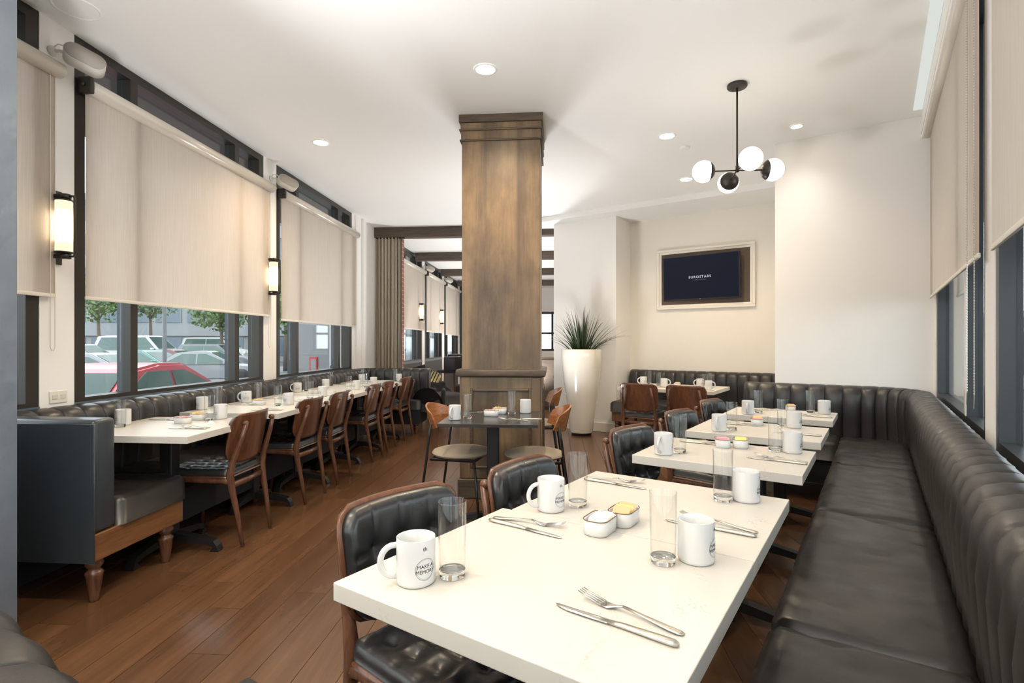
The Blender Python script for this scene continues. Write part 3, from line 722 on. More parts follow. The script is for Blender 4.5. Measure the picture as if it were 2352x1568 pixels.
def make_dish(label, fr, u, v, z, rot, group):
    r = thing('sugar_dish', label, 'dish', fr, u, v, z, rot, group); bm = B(); pr = None; W_, D_ = .066, .098
    for ins, z_ in ((.006, 0), (.0, .003), (-.001, .0385)): pr = ring(bm, [(x*(1-ins*20), y*(1-ins*14), z_) for x, y in rr_outline(W_, D_, .024)], pr)
    pr0 = pr
    for ins, z_ in ((.05, .0395), (.09, .037), (.10, .006)): pr = ring(bm, [(x*(1-ins), y*(1-ins*.7), z_) for x, y in rr_outline(W_, D_, .024)], pr)
    bm.faces.new(pr); fin('bowl', bm, CERAM, r, 50)
    bm = B(); ol = rr_outline(W_*1.03, D_*1.02, .025); tube(bm, [(x, y, .0398) for x, y in ol]+[(ol[0][0], ol[0][1], .0398)], .0013, 6); fin('rim', bm, BRASSEY, r)
    return r
dish = Maker(make_dish)
PKC = [plain('packet_white', (.58, .55, .56), .5), plain('packet_yellow', (.80, .62, .18), .5), plain('packet_pink', (.78, .28, .30), .5), plain('packet_kraft', (.62, .42, .22), .6)]
def make_packet(mat):
    def f(label, fr, u, v, z, rot, group):
        bm = B(); pad(bm, .050, .030, .0022, .002, .002, .006, lambda x, y, h: (x, h-.001, y+.015), nx=6, ny=5); 
        bmesh.ops.translate(bm, verts=bm.verts, vec=(0, 0, 0)); o = fin('sugar_packet', bm, mat, None, 40)
        o.location = wp(fr, u, v, z); o.rotation_euler = (-.5, 0, -AN[fr]+rot); return tag(o, label, 'packet', group)
    return Maker(f)
PKM = [make_packet(m) for m in PKC]
TZ = .7455
names = {'R1': 'the nearest right-row table', 'R2': 'the joined second right-row table', 'R3': 'the third right-row table', 'R4': 'the fourth right-row table', 'R5': 'the farthest right-row table',
         'L1': 'the first left-row table', 'L2': 'the second left-row table', 'L3': 'the third left-row table', 'L4': 'the fourth left-row table', 'L5': 'the fifth left-row table', 'L6': 'the farthest left-row table'}
def W2(fr, deg): return math.radians(deg)+AN[fr]-PI      # rotation so that the handle points to world angle deg
# (table, side, mug(u,v,handle angle) , glass(u,v), cutlery centre v, cutlery u-centre)
setR = [('R1', 'chair', (-.791, .800, 195), (-.745, .862), 1.188, -.772), ('R1', 'bench', (-.340, 1.240, 70), (-.398, 1.185), .872, -.386),
        ('R2', 'chair', (-.800, 1.372, 200), (-.752, 1.452), 1.745, -.757), ('R2', 'bench', (-.339, 1.800, 70), (-.400, 1.760), 1.470, -.372),
        ('R3', 'chair', (-.788, 2.350, 235), (-.738, 2.425), 2.70, -.70), ('R3', 'bench', (-.315, 2.712, 66), (-.385, 2.705), 2.475, -.352),
        ('R4', 'chair', (-.735, 3.15, 235), (-.685, 3.225), 3.45, -.70), ('R4', 'bench', (-.40, 3.52, 62), (-.465, 3.55), 3.27, -.36),
        ('R5', 'chair', (-.745, 4.02, 240), (-.695, 4.12), 4.33, -.68), ('R5', 'bench', (-.304, 4.335, 60), (-.388, 4.330), 4.12, -.36)]
setL = [('L1', 'window', (-2.62, 3.045, 125), (-2.571, 2.965), 3.25, -2.50), ('L1', 'aisle', (-2.195, 3.345, 125), (-2.214, 3.262), 2.93, -2.13),
        ('L2', 'window', (-2.64, 3.80, 125), (-2.600, 3.93), 4.10, -2.50), ('L2', 'aisle', (-2.15, 4.16, 125), (-2.192, 4.07), 3.78, -2.13),
        ('L3', 'window', (-2.585, 4.285, 180), (-2.560, 4.42), 4.62, -2.50), ('L3', 'aisle', (-2.165, 4.83, 125), (-2.165, 4.57), 4.40, -2.13),
        ('L4', 'window', (-2.615, 5.24, 180), (-2.585, 5.36), 5.52, -2.50), ('L4', 'aisle', (-2.14, 5.62, 125), (-2.10, 5.30), 5.15, -2.13),
        ('L5', 'window', (-2.565, 5.80, 125), (-2.63, 6.08), 6.2, -2.50), ('L5', 'aisle', (-2.15, 6.2, 125), (-2.13, 5.85), 5.95, -2.13),
        ('L6', 'window', (-2.50, 6.75, 125), (-2.55, 6.90), 6.65, -2.40), ('L6', 'aisle', (-2.05, 6.90, 125), (-2.09, 6.86), 6.68, -2.10)]
for t_, side, (mu, mv, ma), (gu, gv), cv, cu in setR+setL:
    fr = t_[0]; nm = names[t_]; sd = {'chair': 'chair side', 'bench': 'bench side', 'window': 'window side', 'aisle': 'aisle side'}[side]
    (mug_right if side == 'bench' else mug)('white printed coffee mug on the %s of %s' % (sd, nm), fr, mu, mv, TZ, W2(fr, ma), 'white mugs in the %s row' % ('right' if fr == 'R' else 'left'))
    glass('empty clear highball glass on the %s of %s' % (sd, nm), fr, gu, gv, TZ, random.random(), 'highball glasses in the %s row' % ('right' if fr == 'R' else 'left'))
    flip = PI if side in ('chair', 'aisle') and fr == 'R' else 0
    if fr == 'L': flip = PI if side == 'window' else 0
    jit = random.uniform(-.06, .06)
    knife('steel table knife laid on the %s of %s' % (sd, nm), fr, cu, cv, TZ, flip+jit+.02, 'table knives')
    dv = .05 if side in ('bench', 'aisle') else .048
    fork('steel fork resting beside the knife on the %s of %s' % (sd, nm), fr, cu+.012 if flip == 0 else cu-.02, cv+dv, TZ, flip-.14 if flip == 0 else flip+.20, 'table forks')
# small black table
TB = .7455
mug('white mug on the left of the small black table', 'L', -.645, 3.42, TB, W2('L', 250), 'mugs on the small black table')
mug('white mug on the right of the small black table', 'L', -.205, 3.80, TB, W2('L', 60), 'mugs on the small black table')
glass('clear highball glass on the left of the small black table', 'L', -.575, 3.49, TB, 0, 'glasses on the small black table')
glass('clear highball glass on the right of the small black table', 'L', -.300, 3.74, TB, 0, 'glasses on the small black table')
knife('steel table knife at the back left of the small black table', 'L', -.50, 3.80, TB, .5, 'table knives')
fork('steel fork at the back left of the small black table', 'L', -.45, 3.78, TB, PI-.25, 'table forks')
knife('steel table knife at the front right of the small black table', 'L', -.20, 3.46, TB, .05, 'table knives')
fork('steel fork at the front right of the small black table', 'L', -.27, 3.44, TB, -.35, 'table forks')
# recess table
for i, (u, v, hd, gu, gv) in enumerate(((-2.33, 6.22, 180, -2.30, 6.33), (-2.02, 6.05, 0, -2.10, 6.10), (-1.66, 6.22, 180, -1.58, 6.30), (-1.50, 5.95, 0, -1.56, 6.05))):
    wh = ['far left', 'near left', 'far right', 'near right'][i]
    mug('white mug at the %s place of the recess table' % wh, 'R', u, v, TZ, W2('R', hd), 'mugs on the recess table')
    glass('clear highball glass at the %s place of the recess table' % wh, 'R', gu, gv, TZ, 0, 'glasses on the recess table')
    knife('steel table knife at the %s place of the recess table' % wh, 'R', u+.10 if i in (0,) else u-.02, v-.13, TZ, PI/2*0+.1, 'table knives')
# sugar dishes with packets
dl = [('R', -.600, 1.285, 'on the nearest right-row table at the joint', 'nearest', [0]*7, .02), ('R', -.575, 1.385, 'on the joined second right-row table', 'second', [3, 3, 1, 0, 3, 0], .02),
      ('R', -.610, 2.68, 'toward the chair side of the third right-row table', 'third', [2, 2, 0, 2], .3), ('R', -.535, 2.715, 'toward the bench side of the third right-row table', 'thirdb', [1, 3, 0], .1),
      ('R', -.60, 3.52, 'in the middle of the fourth right-row table', 'fourth', [2, 0, 2, 1], .1), ('R', -.52, 4.38, 'in the middle of the farthest right-row table', 'fifth', [3, 1, 2, 3], .1),
      ('L', -2.30, 3.13, 'nearer the camera on the first left-row table', 'l1', [2, 0, 2, 0], 1.4), ('L', -2.31, 3.29, 'behind the other dish on the first left-row table', 'l1b', [3, 3, 1, 0], 1.5),
      ('L', -2.38, 4.13, 'in the middle of the second left-row table', 'l2', [3, 1, 3], 1.5), ('L', -2.38, 5.10, 'in the middle of the fourth left-row table', 'l4', [0, 3, 0], 1.5),
      ('L', -2.36, 6.02, 'in the middle of the fifth left-row table', 'l5', [3, 0], 1.5), ('L', -.430, 3.62, 'nearer the camera on the small black table', 'b1', [2, 2, 2, 0], 1.4), ('L', -.385, 3.745, 'behind the other dish on the small black table', 'b2', [0, 1, 3, 1, 0], 1.5),
      ('R', -1.90, 6.15, 'in the middle of the recess table', 'x', [3, 0, 3], .1)]
for i, (fr, u, v, wh, key, pk, ro) in enumerate(dl):
    r_ = -AN[fr]+0
    dish('small white sugar dish with brown rim %s' % wh, fr, u, v, TZ, ro, 'white sugar dishes')
    nP = len(pk)
    for k, c_ in enumerate(pk):
        t = (k-(nP-1)/2)*(.074/max(nP, 4)); cr, sr = math.cos(ro), math.sin(ro)
        lift = .007 if c_ in (0, 2) else .014
        PKM[c_](('%s%s packet, dish ' % ((['frontmost ', 'second ', 'third ', 'fourth ', 'fifth ', 'sixth ', 'rearmost '][k] if pk.count(c_) > 1 else ''), ['white', 'yellow', 'pink', 'brown'][c_]))+wh, fr, u-t*sr, v+t*cr, TZ+.0085+lift, ro+random.uniform(-.12, .12), 'sweetener packets '+wh).rotation_euler.x = -.55

# ------------------------------------------------------------------ roller blinds
def blind(label, fr, uw, side, a, b, z0, zr, brk=True, thick=.045):
    """side = +1: room lies at larger u"""
    r = thing('roller_blind', label, 'roller blind', fr, 0, 0); uf = uw+side*.03
    bm = B(); nn = max(8, int((b-a)/.08))
    g = grid(bm, nn, 12, lambda i, j: (uf+.0018*math.sin(i*9+j*2)*(1-j), a+.02+(b-a-.04)*i, z0+.012+(zr-z0-.012)*j))
    ex = bmesh.ops.extrude_face_region(bm, geom=bm.faces[:]); bmesh.ops.translate(bm, verts=[x for x in ex['geom'] if isinstance(x, bmesh.types.BMVert)], vec=(.0008*side, 0, 0))
    fin('fabric', bm, BLIND, r, 60)
    bm = B(); box(bm, uf-.006, uf+.006, a+.02, b-.02, z0, z0+.022, .004, 2); fin('bottom_bar', bm, BEIGE, r, 40)
    bm = B(); lathe(bm, [(thick*.8, a+.03), (thick, a+.032), (thick, b-.002), (thick*.8, b)], 20, (uf+side*.012, 0, zr), ax='y'); fin('cassette', bm, ALU, r, 40)
    if brk:
        bm = B(); box(bm, uw+.001 if side > 0 else uf-.055, uf+.055 if side > 0 else uw-.001, a-.005, a+.028, zr-.05, zr+.05, .008, 2); lathe(bm, [(.012, -.012), (.012, 0)], 12, (uf+side*.012, a-.004, zr), ax='y'); fin('bracket', bm, BRONZE, r, 40)
    return r
def chain(r, fr, u, v, z0, z1, mat, gap=.03, rad=.0022, dv=True):
    bm = B(); p = [(u, v, z1), (u, v, z0+.02), (u, v+gap*.3, z0), (u, v+gap*.7, z0), (u, v+gap, z0+.02), (u, v+gap, z1)]
    tube(bm, p, rad, 6); fin('pull_chain', bm, mat, r)
lb = ['beige roller blind at the far left edge, by the near column', 'large beige roller blind between the two wall sconces', 'beige roller blind beside the grey curtain', 'first beige roller blind in the far room', 'second beige roller blind in the far room', 'third beige roller blind in the far room']
for i, (a, b, z0) in enumerate(((.62, 2.815, 1.50), (2.968, 5.10, 1.505), (5.272, 7.40, 1.475), (9.28, 11.40, 1.52), (11.55, 13.45, 1.50), (13.63, 15.7, 1.47))):
    r = blind(lb[i], 'L', UW, 1, a, b, z0, 2.79)
    if i < 3: chain(r, 'L', UW+.035, b-.055, 1.20, 2.76, BEIGE, .028)
r = blind('pleated looking cream roller blind in the right corner by the white wall', 'R', UR, -1, 2.93, 5.395, 1.60, 2.93, brk=False)
r['label'] = 'tall cream roller blind in the corner beside the white wall'
for v_ in (2.925, 3.14):
    bm = B(); z = 1.0
    path_ = [(UR-.048, v_, 2.88), (UR-.048, v_, 1.02), (UR-.048, v_+.012, .965)]; tube(bm, path_, .0016, 5)
    zz = 1.03
    for k in range(150):
        bmesh.ops.create_icosphere(bm, subdivisions=0, radius=.0032, matrix=Matrix.Translation((UR-.048, v_, zz+k*.0122)))
    fin('bead_chain', bm, CHROME, r)
blind('cream roller blind at the right edge nearest the camera', 'R', UR, -1, .2, 2.66, 1.585, 2.93, brk=False)

# ------------------------------------------------------------------ sconces, speakers
def make_sconce(label, fr, u, v, z, rot, group):
    r = thing('wall_sconce', label, 'wall lamp', fr, u, v, z, rot, group)     # local +x points into the room, origin at plate centre
    bm = B(); box(bm, 0, .012, -.055, .055, -.21, .21, .002); fin('back_plate', bm, BRONZE, r)
    for s in (-1, 1):
        bm = B(); box(bm, .01, .08, -.018, .018, s*.170-.012, s*.170+.012, .003); lathe(bm, [(.024, -.014), (.026, 0), (.024, .014)], 20, (.088, 0, s*.168)); lathe(bm, [(.044, -.004), (.044, .004)], 24, (.075, 0, s*.147)); fin('arm', bm, BRONZE, r, 40)
    bm = B(); tube(bm, [(.10, 0, .17), (.135, 0, .17), (.142, 0, .16), (.142, 0, -.16), (.135, 0, -.17), (.10, 0, -.17)], .006, 8, up=(0, 1, 0)); fin('guard_rod', bm, BRONZE, r, 40)
    bm = B(); lathe(bm, [(.0400, -.143), (.0400, .143)], 28, (.075, 0, 0)); fin('glass_shade', bm, FROST, r, 60)
    return r
sconce = Maker(make_sconce)
for i, v in enumerate((2.80, 5.06, 10.95, 12.98)):
    sconce(['bronze wall sconce with lit frosted tube near the left edge', 'bronze wall sconce between the second and third left blinds', 'nearer lit sconce in the far room', 'farther lit sconce in the far room'][i], 'L', UW+.001, v, 1.903, 0, 'bronze wall sconces')
def make_speaker(label, fr, u, v, z, rot, group):
    r = thing('wall_speaker', label, 'speaker', fr, u, v, z, rot, group)
    o = rr_outline(.10, .20, .049, 6)
    tilt = Matrix.Translation((.145, .06, -.03)) @ Matrix.Rotation(math.radians(42), 4, 'Z') @ Matrix.Rotation(math.radians(20), 4, 'Y') @ Matrix.Rotation(math.radians(-14), 4, 'X')
    bm = B(); prism(bm, o, -.040, .045, lambda a, b, z_: tilt @ Vector((b, -z_, a))); fin('shell', bm, SPK2, r, 40)
    bm = B(); prism(bm, [(x*.95, y*.97) for x, y in o], .044, .050, lambda a, b, z_: tilt @ Vector((b, -z_, a))); fin('grille', bm, SPK, r, 40)
    bm = B(); lathe(bm, [(.028, 0), (.028, .012), (.015, .02)], 16, (0, 0, 0), ax='x'); tube(bm, [(.01, 0, 0), (.03, .02, .01), (.05, .05, .01), (.08, .07, .0)], .010, 8); tube(bm, [(.01, 0, .02), (.02, .02, .05), (.045, .05, .05), (.06, .07, .02)], .004, 6); fin('bracket', bm, SPK2, r, 40)
    return r
spk = Maker(make_speaker)
for i, v in enumerate((2.80, 5.14, 11.35, 13.45)):
    spk(['beige wall speaker above the near-left pier', 'beige wall speaker above the second sconce', 'nearer beige speaker in the far room', 'farther beige speaker in the far room'][i], 'L', UW+.001, v, 2.90, 0, 'beige wall speakers')
# outlet
r = thing('wall_outlet', 'small white wall outlet low on the near-left pier above the banquette', 'outlet', 'L', UW+.001, 2.84, .935)
bm = B(); box(bm, 0, .006, -.055, .055, -.035, .035, .002); fin('cover_plate', bm, BEIGE, r)
for dy in (-.025, .025):
    bm = B(); box(bm, .005, .0085, dy-.016, dy+.016, -.014, .014, .003); fin('socket', bm, plain('outlet_face%d' % (dy > 0), (.6, .57, .5), .5), r)

# ------------------------------------------------------------------ curtain
r = thing('curtain', 'floor length taupe grey curtain hanging under the first beam', 'curtain', 'L', 0, 0)
bm = B(); rc = random.Random(5); ph = [rc.uniform(0, 6) for _ in range(4)]
def cf(i, j):
    x = -2.835+.445*i; k = 1-.12*j; y = 8.26+.028*math.sin(i*52+ph[0])+.018*math.sin(i*83+ph[1])*(1-.5*j)+.012*math.sin(i*37+ph[2]+j*1.2)
    return (x+.006*math.sin(i*90+j*2), y, .03+(CZ-.185)*j)
g = grid(bm, 120, 14, cf); ex = bmesh.ops.extrude_face_region(bm, geom=bm.faces[:]); bmesh.ops.translate(bm, verts=[x for x in ex['geom'] if isinstance(x, bmesh.types.BMVert)], vec=(0, .002, 0))
fin('cloth', bm, CURT, r, 80)
bm = B(); tube(bm, [(-2.82, 8.26, CZ-.168), (-2.36, 8.26, CZ-.168)], .010, 10); fin('curtain_rail', bm, BRONZE, r)

# ------------------------------------------------------------------ wall screen
r = thing('television', 'dark flat screen showing a hotel name, tilted out of a niche', 'screen', 'R', -1.92, 7.40)
bm = B(); W_, z0, z1 = .643, 1.715, 2.55
def frame_boxes(bm, w_, za, zb, t, y0, y1, bev): 
    box(bm, -w_, w_, y0, y1, zb-t, zb, bev); box(bm, -w_, w_, y0, y1, za, za+t, bev); box(bm, -w_, -w_+t, y0, y1, za+t, zb-t, bev); box(bm, w_-t, w_, y0, y1, za+t, zb-t, bev)
frame_boxes(bm, W_, z0, z1, .035, -.045, 0, .006); frame_boxes(bm, W_-.03, z0+.03, z1-.03, .035, -.030, 0, .004)
sf = tag(fin('picture_moulding_frame', bm, CREAM, None), 'white moulded rectangular frame around the wall screen', 'frame'); sf.location = wp('R', -1.92, 7.40); sf.rotation_euler = (0, 0, -AN['R'])
bm = B(); box(bm, -W_+.066, W_-.066, -.012, -.001, z0+.066, z1-.066); fin('niche_back', bm, plain('niche_brown', (.10, .07, .05), .6), sf)
tl = Matrix.Translation((-.035, -.07, 2.135)) @ Matrix.Rotation(math.radians(-5), 4, 'Z') @ Matrix.Rotation(math.radians(3), 4, 'X')
bm = B(); box(bm, -.515, .515, -.018, .03, -.30, .30, .004, M=tl); fin('housing', bm, plain('screen_bezel', (.02, .02, .022), .3), r)
bm = B(); box(bm, -.503, .503, -.0195, -.018, -.283, .290, M=tl); fin('display', bm, SCREEN, r)
bm = B(); box(bm, -.012, .012, -.0205, -.0185, -.294, -.289, M=tl); fin('indicator', bm, CHROME, r)
for body, size, zz, mt, nm, sp in (('EUROSTARS', .047, -.01, SCRTXT, 'title_lettering', 1.25), ('HOTEL  COMPANY', .015, -.038, SCRTXT2, 'subtitle_lettering', 1.4)):
    me = text_mesh(body, size, .0004, space=sp); me.transform(tl @ Matrix.Translation((0, -.0205, zz)) @ Matrix.Rotation(PI/2, 4, 'X')); link(nm, me, mt, r)
bm = B(); box(bm, -.1, .1, .0, .06, -.1, .1, M=tl); fin('wall_mount', bm, IRON, r)

# ------------------------------------------------------------------ planter
r = thing('planter', 'tall tapered glossy cream pot with a spiky green plant by the jamb wall', 'planter', 'W', .950, 7.27)
bm = B(); lathe(bm, [(.0, .035), (.150, .035), (.158, .06), (.185, .30), (.225, .60), (.262, .90), (.276, 1.05), (.277, 1.15), (.272, 1.165), (.262, 1.165), (.258, 1.10), (.0, 1.10)], 40, cap=False); bmesh.ops.remove_doubles(bm, verts=bm.verts, dist=1e-5); fin('pot', bm, POT, r, 50)
bm = B(); lathe(bm, [(.135, 0), (.14, .036)], 32); fin('pot_base', bm, IRON, r, 40)
bm = B(); lathe(bm, [(.25, 1.101), (.25, 1.12), (.0, 1.13)], 24, cap=False); fin('soil', bm, SOIL, r)
rl = random.Random(11)
for k in range(120):
    a = rl.uniform(0, 2*PI); sp = rl.random()**.7; L_ = rl.uniform(.28, .62)*(1 if rl.random() < .8 else 1.15); le = .05+.85*sp; r0 = .17*sp
    bend = rl.uniform(.0, .35)*sp; p = []; px, pz, el = r0, 1.12, PI/2-le*.9; n_ = 7; stp = L_/n_
    if k < 5: L_ = .68-.03*k; stp = L_/n_; el = PI/2-.15*k*.6
    for q in range(n_+1):
        p.append((px*math.cos(a), px*math.sin(a), pz)); px += stp*math.cos(el); pz += stp*math.sin(el); el -= bend*.5
    bm = B(); wd = rl.uniform(.007, .012); pr = None; first = None; sa, ca = math.sin(a), math.cos(a)
    for q, (x, y, z) in enumerate(p):
        w_ = wd*(1-(q/n_)**1.6)+.0008
        pr = ring(bm, [(x-sa*w_, y+ca*w_, z+w_*.35), (x, y, z-w_*.15), (x+sa*w_, y-ca*w_, z+w_*.35)], pr); first = first or pr
    fin('leaf', bm, LEAF, r, 60)

# ------------------------------------------------------------------ ceiling lights
def make_down(label, fr, u, v, z, rot, group):
    r = thing('recessed_downlight', label, 'ceiling light', fr, u, v, z, rot, group)
    bm = B(); lathe(bm, [(.062, -.003), (.066, -.006), (.080, -.004), (.082, -.0005)], 32, cap=False); fin('trim_ring', bm, CEIL, r, 60)
    bm = B(); lathe(bm, [(.062, -.0045), (.001, -.0045)], 32, cap=False); fin('lens', bm, DOWN, r)
    ld = bpy.data.lights.new('downlight_beam', 'SPOT'); ld.energy = 11*LAMP; ld.color = (1, .90, .79); ld.spot_size = math.radians(150); ld.spot_blend = .9; ld.shadow_soft_size = .05
    lo = bpy.data.objects.new('downlight_beam', ld); C.objects.link(lo); lo.parent = r; lo.location = (0, 0, -.02)
    return r
down = Maker(make_down)
dlb = [('round recessed downlight in front of the wooden pillar', -.178, 3.566), ('recessed downlight left of the pillar', -1.748, 4.863), ('recessed downlight between pillar and globe chandelier', 1.373, 4.71), ('recessed downlight beside the soffit edge', 1.95, 5.95), ('small recessed downlight near the white wall corner', 2.409, 4.50)]
for k_, (l, x, y) in enumerate(dlb):
    q_ = down(l, 'W', x, y, CZ, 0, 'recessed downlights')
    for ch in q_.children:
        if ch.type == 'LIGHT' and k_ in (0, 4): ch.data = ch.data.copy(); ch.data.energy = (88 if k_ == 0 else 18)*LAMP; ch.data.color = (1, .78, .52) if k_ == 0 else (1, .9, .79); ch.data.spot_size = math.radians(150 if k_ == 0 else 140)
dd = [o for o in bpy.data.objects if o.get('label') == dlb[4][0]][0]; dd.scale = (.68, .68, 1)
for x, y in ((-.9, 1.6), (.55, 1.9), (-1.6, .2), (-.6, -.9), (-1.9, 7.0), (.0, 6.8)):
    pass
for i, (x, y) in enumerate(((-1.2, 1.6), (-1.75, .1), (-.55, -1.2))):  # extra downlights out of view, added for fill
    down(['added recessed fill downlight above the camera side aisle', 'added recessed fill downlight behind the near column', 'added recessed fill downlight at the back of the room'][i], 'W', x, y, CZ, 0, 'recessed downlights')
for i, (u, v) in enumerate(((-1.2, 9.4), (-1.2, 11.8), (-1.2, 14.2), (1.2, 9.6), (1.2, 11.8), (1.2, 14.2))):  # downlights added to light the far room
    down('added recessed fill downlight in the far room, %s pair, %s' % (['first', 'second', 'third'][i % 3], 'window side' if u < 0 else 'inner side'), 'L', u, v, CZ, 0, 'recessed downlights')
r = thing('ceiling_speaker', 'flush round white ceiling speaker near the top left', 'speaker', 'W', -2.387, 2.914, CZ)
bm = B(); lathe(bm, [(.10, -.0005), (.102, -.004), (.108, -.006), (.114, -.004), (.115, -.0005)], 36, cap=False); fin('ring', bm, CEIL, r, 60)
bm = B(); lathe(bm, [(.101, -.002), (.001, -.002)], 36, cap=False); fin('grille', bm, CEIL, r)
r = thing('smoke_detector', 'small white round detector on the ceiling near the chandelier', 'detector', 'W', 1.62, 4.98, CZ)
bm = B(); lathe(bm, [(.045, -.0005), (.045, -.012), (.035, -.018), (.001, -.019)], 28, cap=False); fin('cover', bm, CEIL, r, 50)

def make_fill_uplight(label, fr, u, v, z, rot, group):  # unseen floor cans, added to brighten the ceiling
    r = thing('fill_uplighter', label, 'added fill lamp', fr, u, v, z, rot, group); r.scale = (2, 2, 1)
    bm = B(); lathe(bm, [(.0, .0), (.085, 0), (.09, .01), (.09, .26), (.082, .26), (.080, .20), (.0, .20)], 28, cap=False); fin('can', bm, IRON, r, 40)
    bm = B(); lathe(bm, [(.078, .225), (.001, .225)], 28, cap=False); fin('lens', bm, UPL, r)
    ld = bpy.data.lights.new('fill_beam', 'SPOT'); ld.energy = 205*LAMP; ld.color = (.98, .99, 1); ld.spot_size = math.radians(140); ld.spot_blend = 1; ld.shadow_soft_size = .17
    lo = bpy.data.objects.new('fill_beam', ld); C.objects.link(lo); lo.parent = r; lo.location = (0, 0, .27); lo.rotation_euler = (PI, 0, 0)
    return r
fill_uplight = Maker(make_fill_uplight)
for l_, x_, y_, e_ in (('added black fill uplighter on the floor behind the near banquette', -.72, -.15, 150), ('added black fill uplighter on the floor behind the near column', -2.35, 1.05, 290), ('added black fill uplighter on the floor at the back wall', -.35, -.9, 230),
                   ('added black fill uplighter on the floor behind the wooden pillar', -.04, 6.2, 85), ('added black fill uplighter on the floor of the recess behind the banquette corner', 2.665, 5.57, 6), ('added black fill uplighter in the far room behind the pillar', .25, 9.6, 170), ('added black fill uplighter at the far end behind the pillar', -.1, 13.2, 170)):
    q_ = fill_uplight(l_, 'W', x_, y_, 0, 0, 'added fill uplighters')
    for ch in q_.children:
        if ch.type == 'LIGHT': ch.data = ch.data.copy(); ch.data.energy = e_*1.45*LAMP
    if x_ > 2: q_.scale = (.8, .8, 1)

# ------------------------------------------------------------------ globe chandelier
def make_chandelier(label, fr, u, v, z, rot, group):
    r = thing('globe_chandelier', label, 'chandelier', fr, u, v, z, rot, group)
    D_ = .61
    bm = B(); lathe(bm, [(.0, 0), (.066, 0), (.068, -.006), (.068, -.018), (.064, -.024), (.010, -.026), (.0, -.026)], 32, cap=False); fin('canopy', bm, BRONZE, r, 40)
    bm = B(); tube(bm, [(0, 0, -.02), (0, 0, -D_)], .0065, 10); lathe(bm, [(.012, -D_-.012), (.013, -D_), (.012, -D_+.03)], 16); fin('stem', bm, BRONZE, r, 40)
    for (dx, dy, L_, dz) in ((-1, .12, .165, 0), (1, -.05, .18, 0), (-.03, -1, .165, .01), (.18, .98, .22, -.01)):
        d = Vector((dx, dy, dz)).normalized(); c0 = Vector((0, 0, -D_)); e = c0+d*L_; cg = e+d*.066
        bm = B(); tube(bm, [c0, e], .005, 8); fin('arm', bm, BRONZE, r, 40)
        rot_ = d.to_track_quat('Z', 'Y').to_matrix().to_4x4(); M = Matrix.Translation(cg) @ rot_
        bm = B(); prof = [(.079*math.sin(t), -.079*math.cos(t)) for t in [PI*k/16*.33 for k in range(1, 17)]]
        f_, l_ = lathe(bm, prof, 28); 
        for v_ in bm.verts: v_.co = M @ v_.co
        cap_ = fin('globe_cap', bm, BRONZE, r, 50)
        bm = B(); bmesh.ops.create_uvsphere(bm, u_segments=28, v_segments=18, radius=.0765, matrix=M); fin('globe', bm, GLOBE, r, 80)
    return r
chan = Maker(make_chandelier)
chan('four globe bronze chandelier hanging over the right-hand tables', 'W', 1.599, 3.776, CZ, 0)
for l_, x_, y_ in (('added fill chandelier with globes above the camera end of the left aisle', -1.75, .55), ('added fill chandelier with globes in the back of the room', -1.0, -.9)):  # two copies out of view, added as fill light
    chan(l_, 'W', x_, y_, CZ, .4, 'added fill chandeliers')

def make_flush(label, fr, u, v, z, rot, group):
    r = thing('fill_globe_light', label, 'ceiling light', fr, u, v, z, rot, group)
    bm = B(); lathe(bm, [(.0, 0), (.06, 0), (.06, -.02), (.0, -.02)], 24, cap=False); fin('ceiling_plate', bm, BRONZE, r, 40)
    bm = B(); bmesh.ops.create_uvsphere(bm, u_segments=24, v_segments=16, radius=.10, matrix=Matrix.Translation((0, 0, -.115))); fin('globe', bm, GLOBE, r, 80)
    return r
flush = Maker(make_flush)
flush('added opal fill globe on the ceiling behind the wooden pillar', 'W', .12, 6.3, CZ, 0, 'added fill globes')  # globe hidden by the pillar, added to lift the ceiling behind it

# ------------------------------------------------------------------ far room furniture
def lounge(label, x, y, rot, mat, wing=True):
    r = thing('lounge_chair', label, 'armchair', 'W', x, y, 0, rot)
    bm = B(); pad(bm, .60, .58, .16, .06, .06, .05, lambda a, b, h: (a, b, .28+h), nx=14, ny=14); fin('seat', bm, mat, r, 60)
    bm = B(); Hh = .46 if wing else .30
    def f(i, j):
        a = (i*2-1)*1.15; R_ = .36+.03*j; z = .30+(Hh+(.10*abs(i*2-1)**1.5 if wing else -.22*abs(i*2-1)**2))*j+.1*0
        return (R_*math.sin(a), .10-R_*math.cos(a)-.10*j, z)
    g1 = grid(bm, 24, 8, f); ex = bmesh.ops.solidify(bm, geom=bm.faces[:], thickness=-.06); fin('backrest', bm, mat, r, 60)
    for s in (-1, 1):
        bm = B(); box(bm, s*.36-.05, s*.36+.05, -.12, .30, .18, .56, .04, 3); fin('armrest', bm, mat, r, 40)
        for yy in (-.22, .24):
            bm = B(); tube(bm, [(s*.27, yy, 0), (s*.25, yy, .28)], [.012, .02], 8); fin('leg', bm, WALN, r)
    return r
    return r
lounge('charcoal winged armchair behind the left banquette end', -1.66, 9.5, -2.1, CHAR_F)
lounge('low charcoal armchair with thick arms near the pillar', -1.12, 8.65, -2.4, CHAR_F, False)
q_ = lounge('black round-backed tub chair behind the last walnut chair', -1.20, 7.55, .1, BLACK_F, False); q_.scale = (.62, .75, 1.06)
o_ = B(); pad(o_, .36, .34, .12, .05, .05, .06, lambda a, b, h: (a, h-.06, b+.17), nx=14, ny=14); cu = fin('cushion', o_, STRIPE, None, 60)
cu.location = (-1.50, 9.12, .46); cu.rotation_euler = (-.5, .25, -.3); tag(cu, 'yellow and black striped cushion leaning on the charcoal armchair', 'cushion')
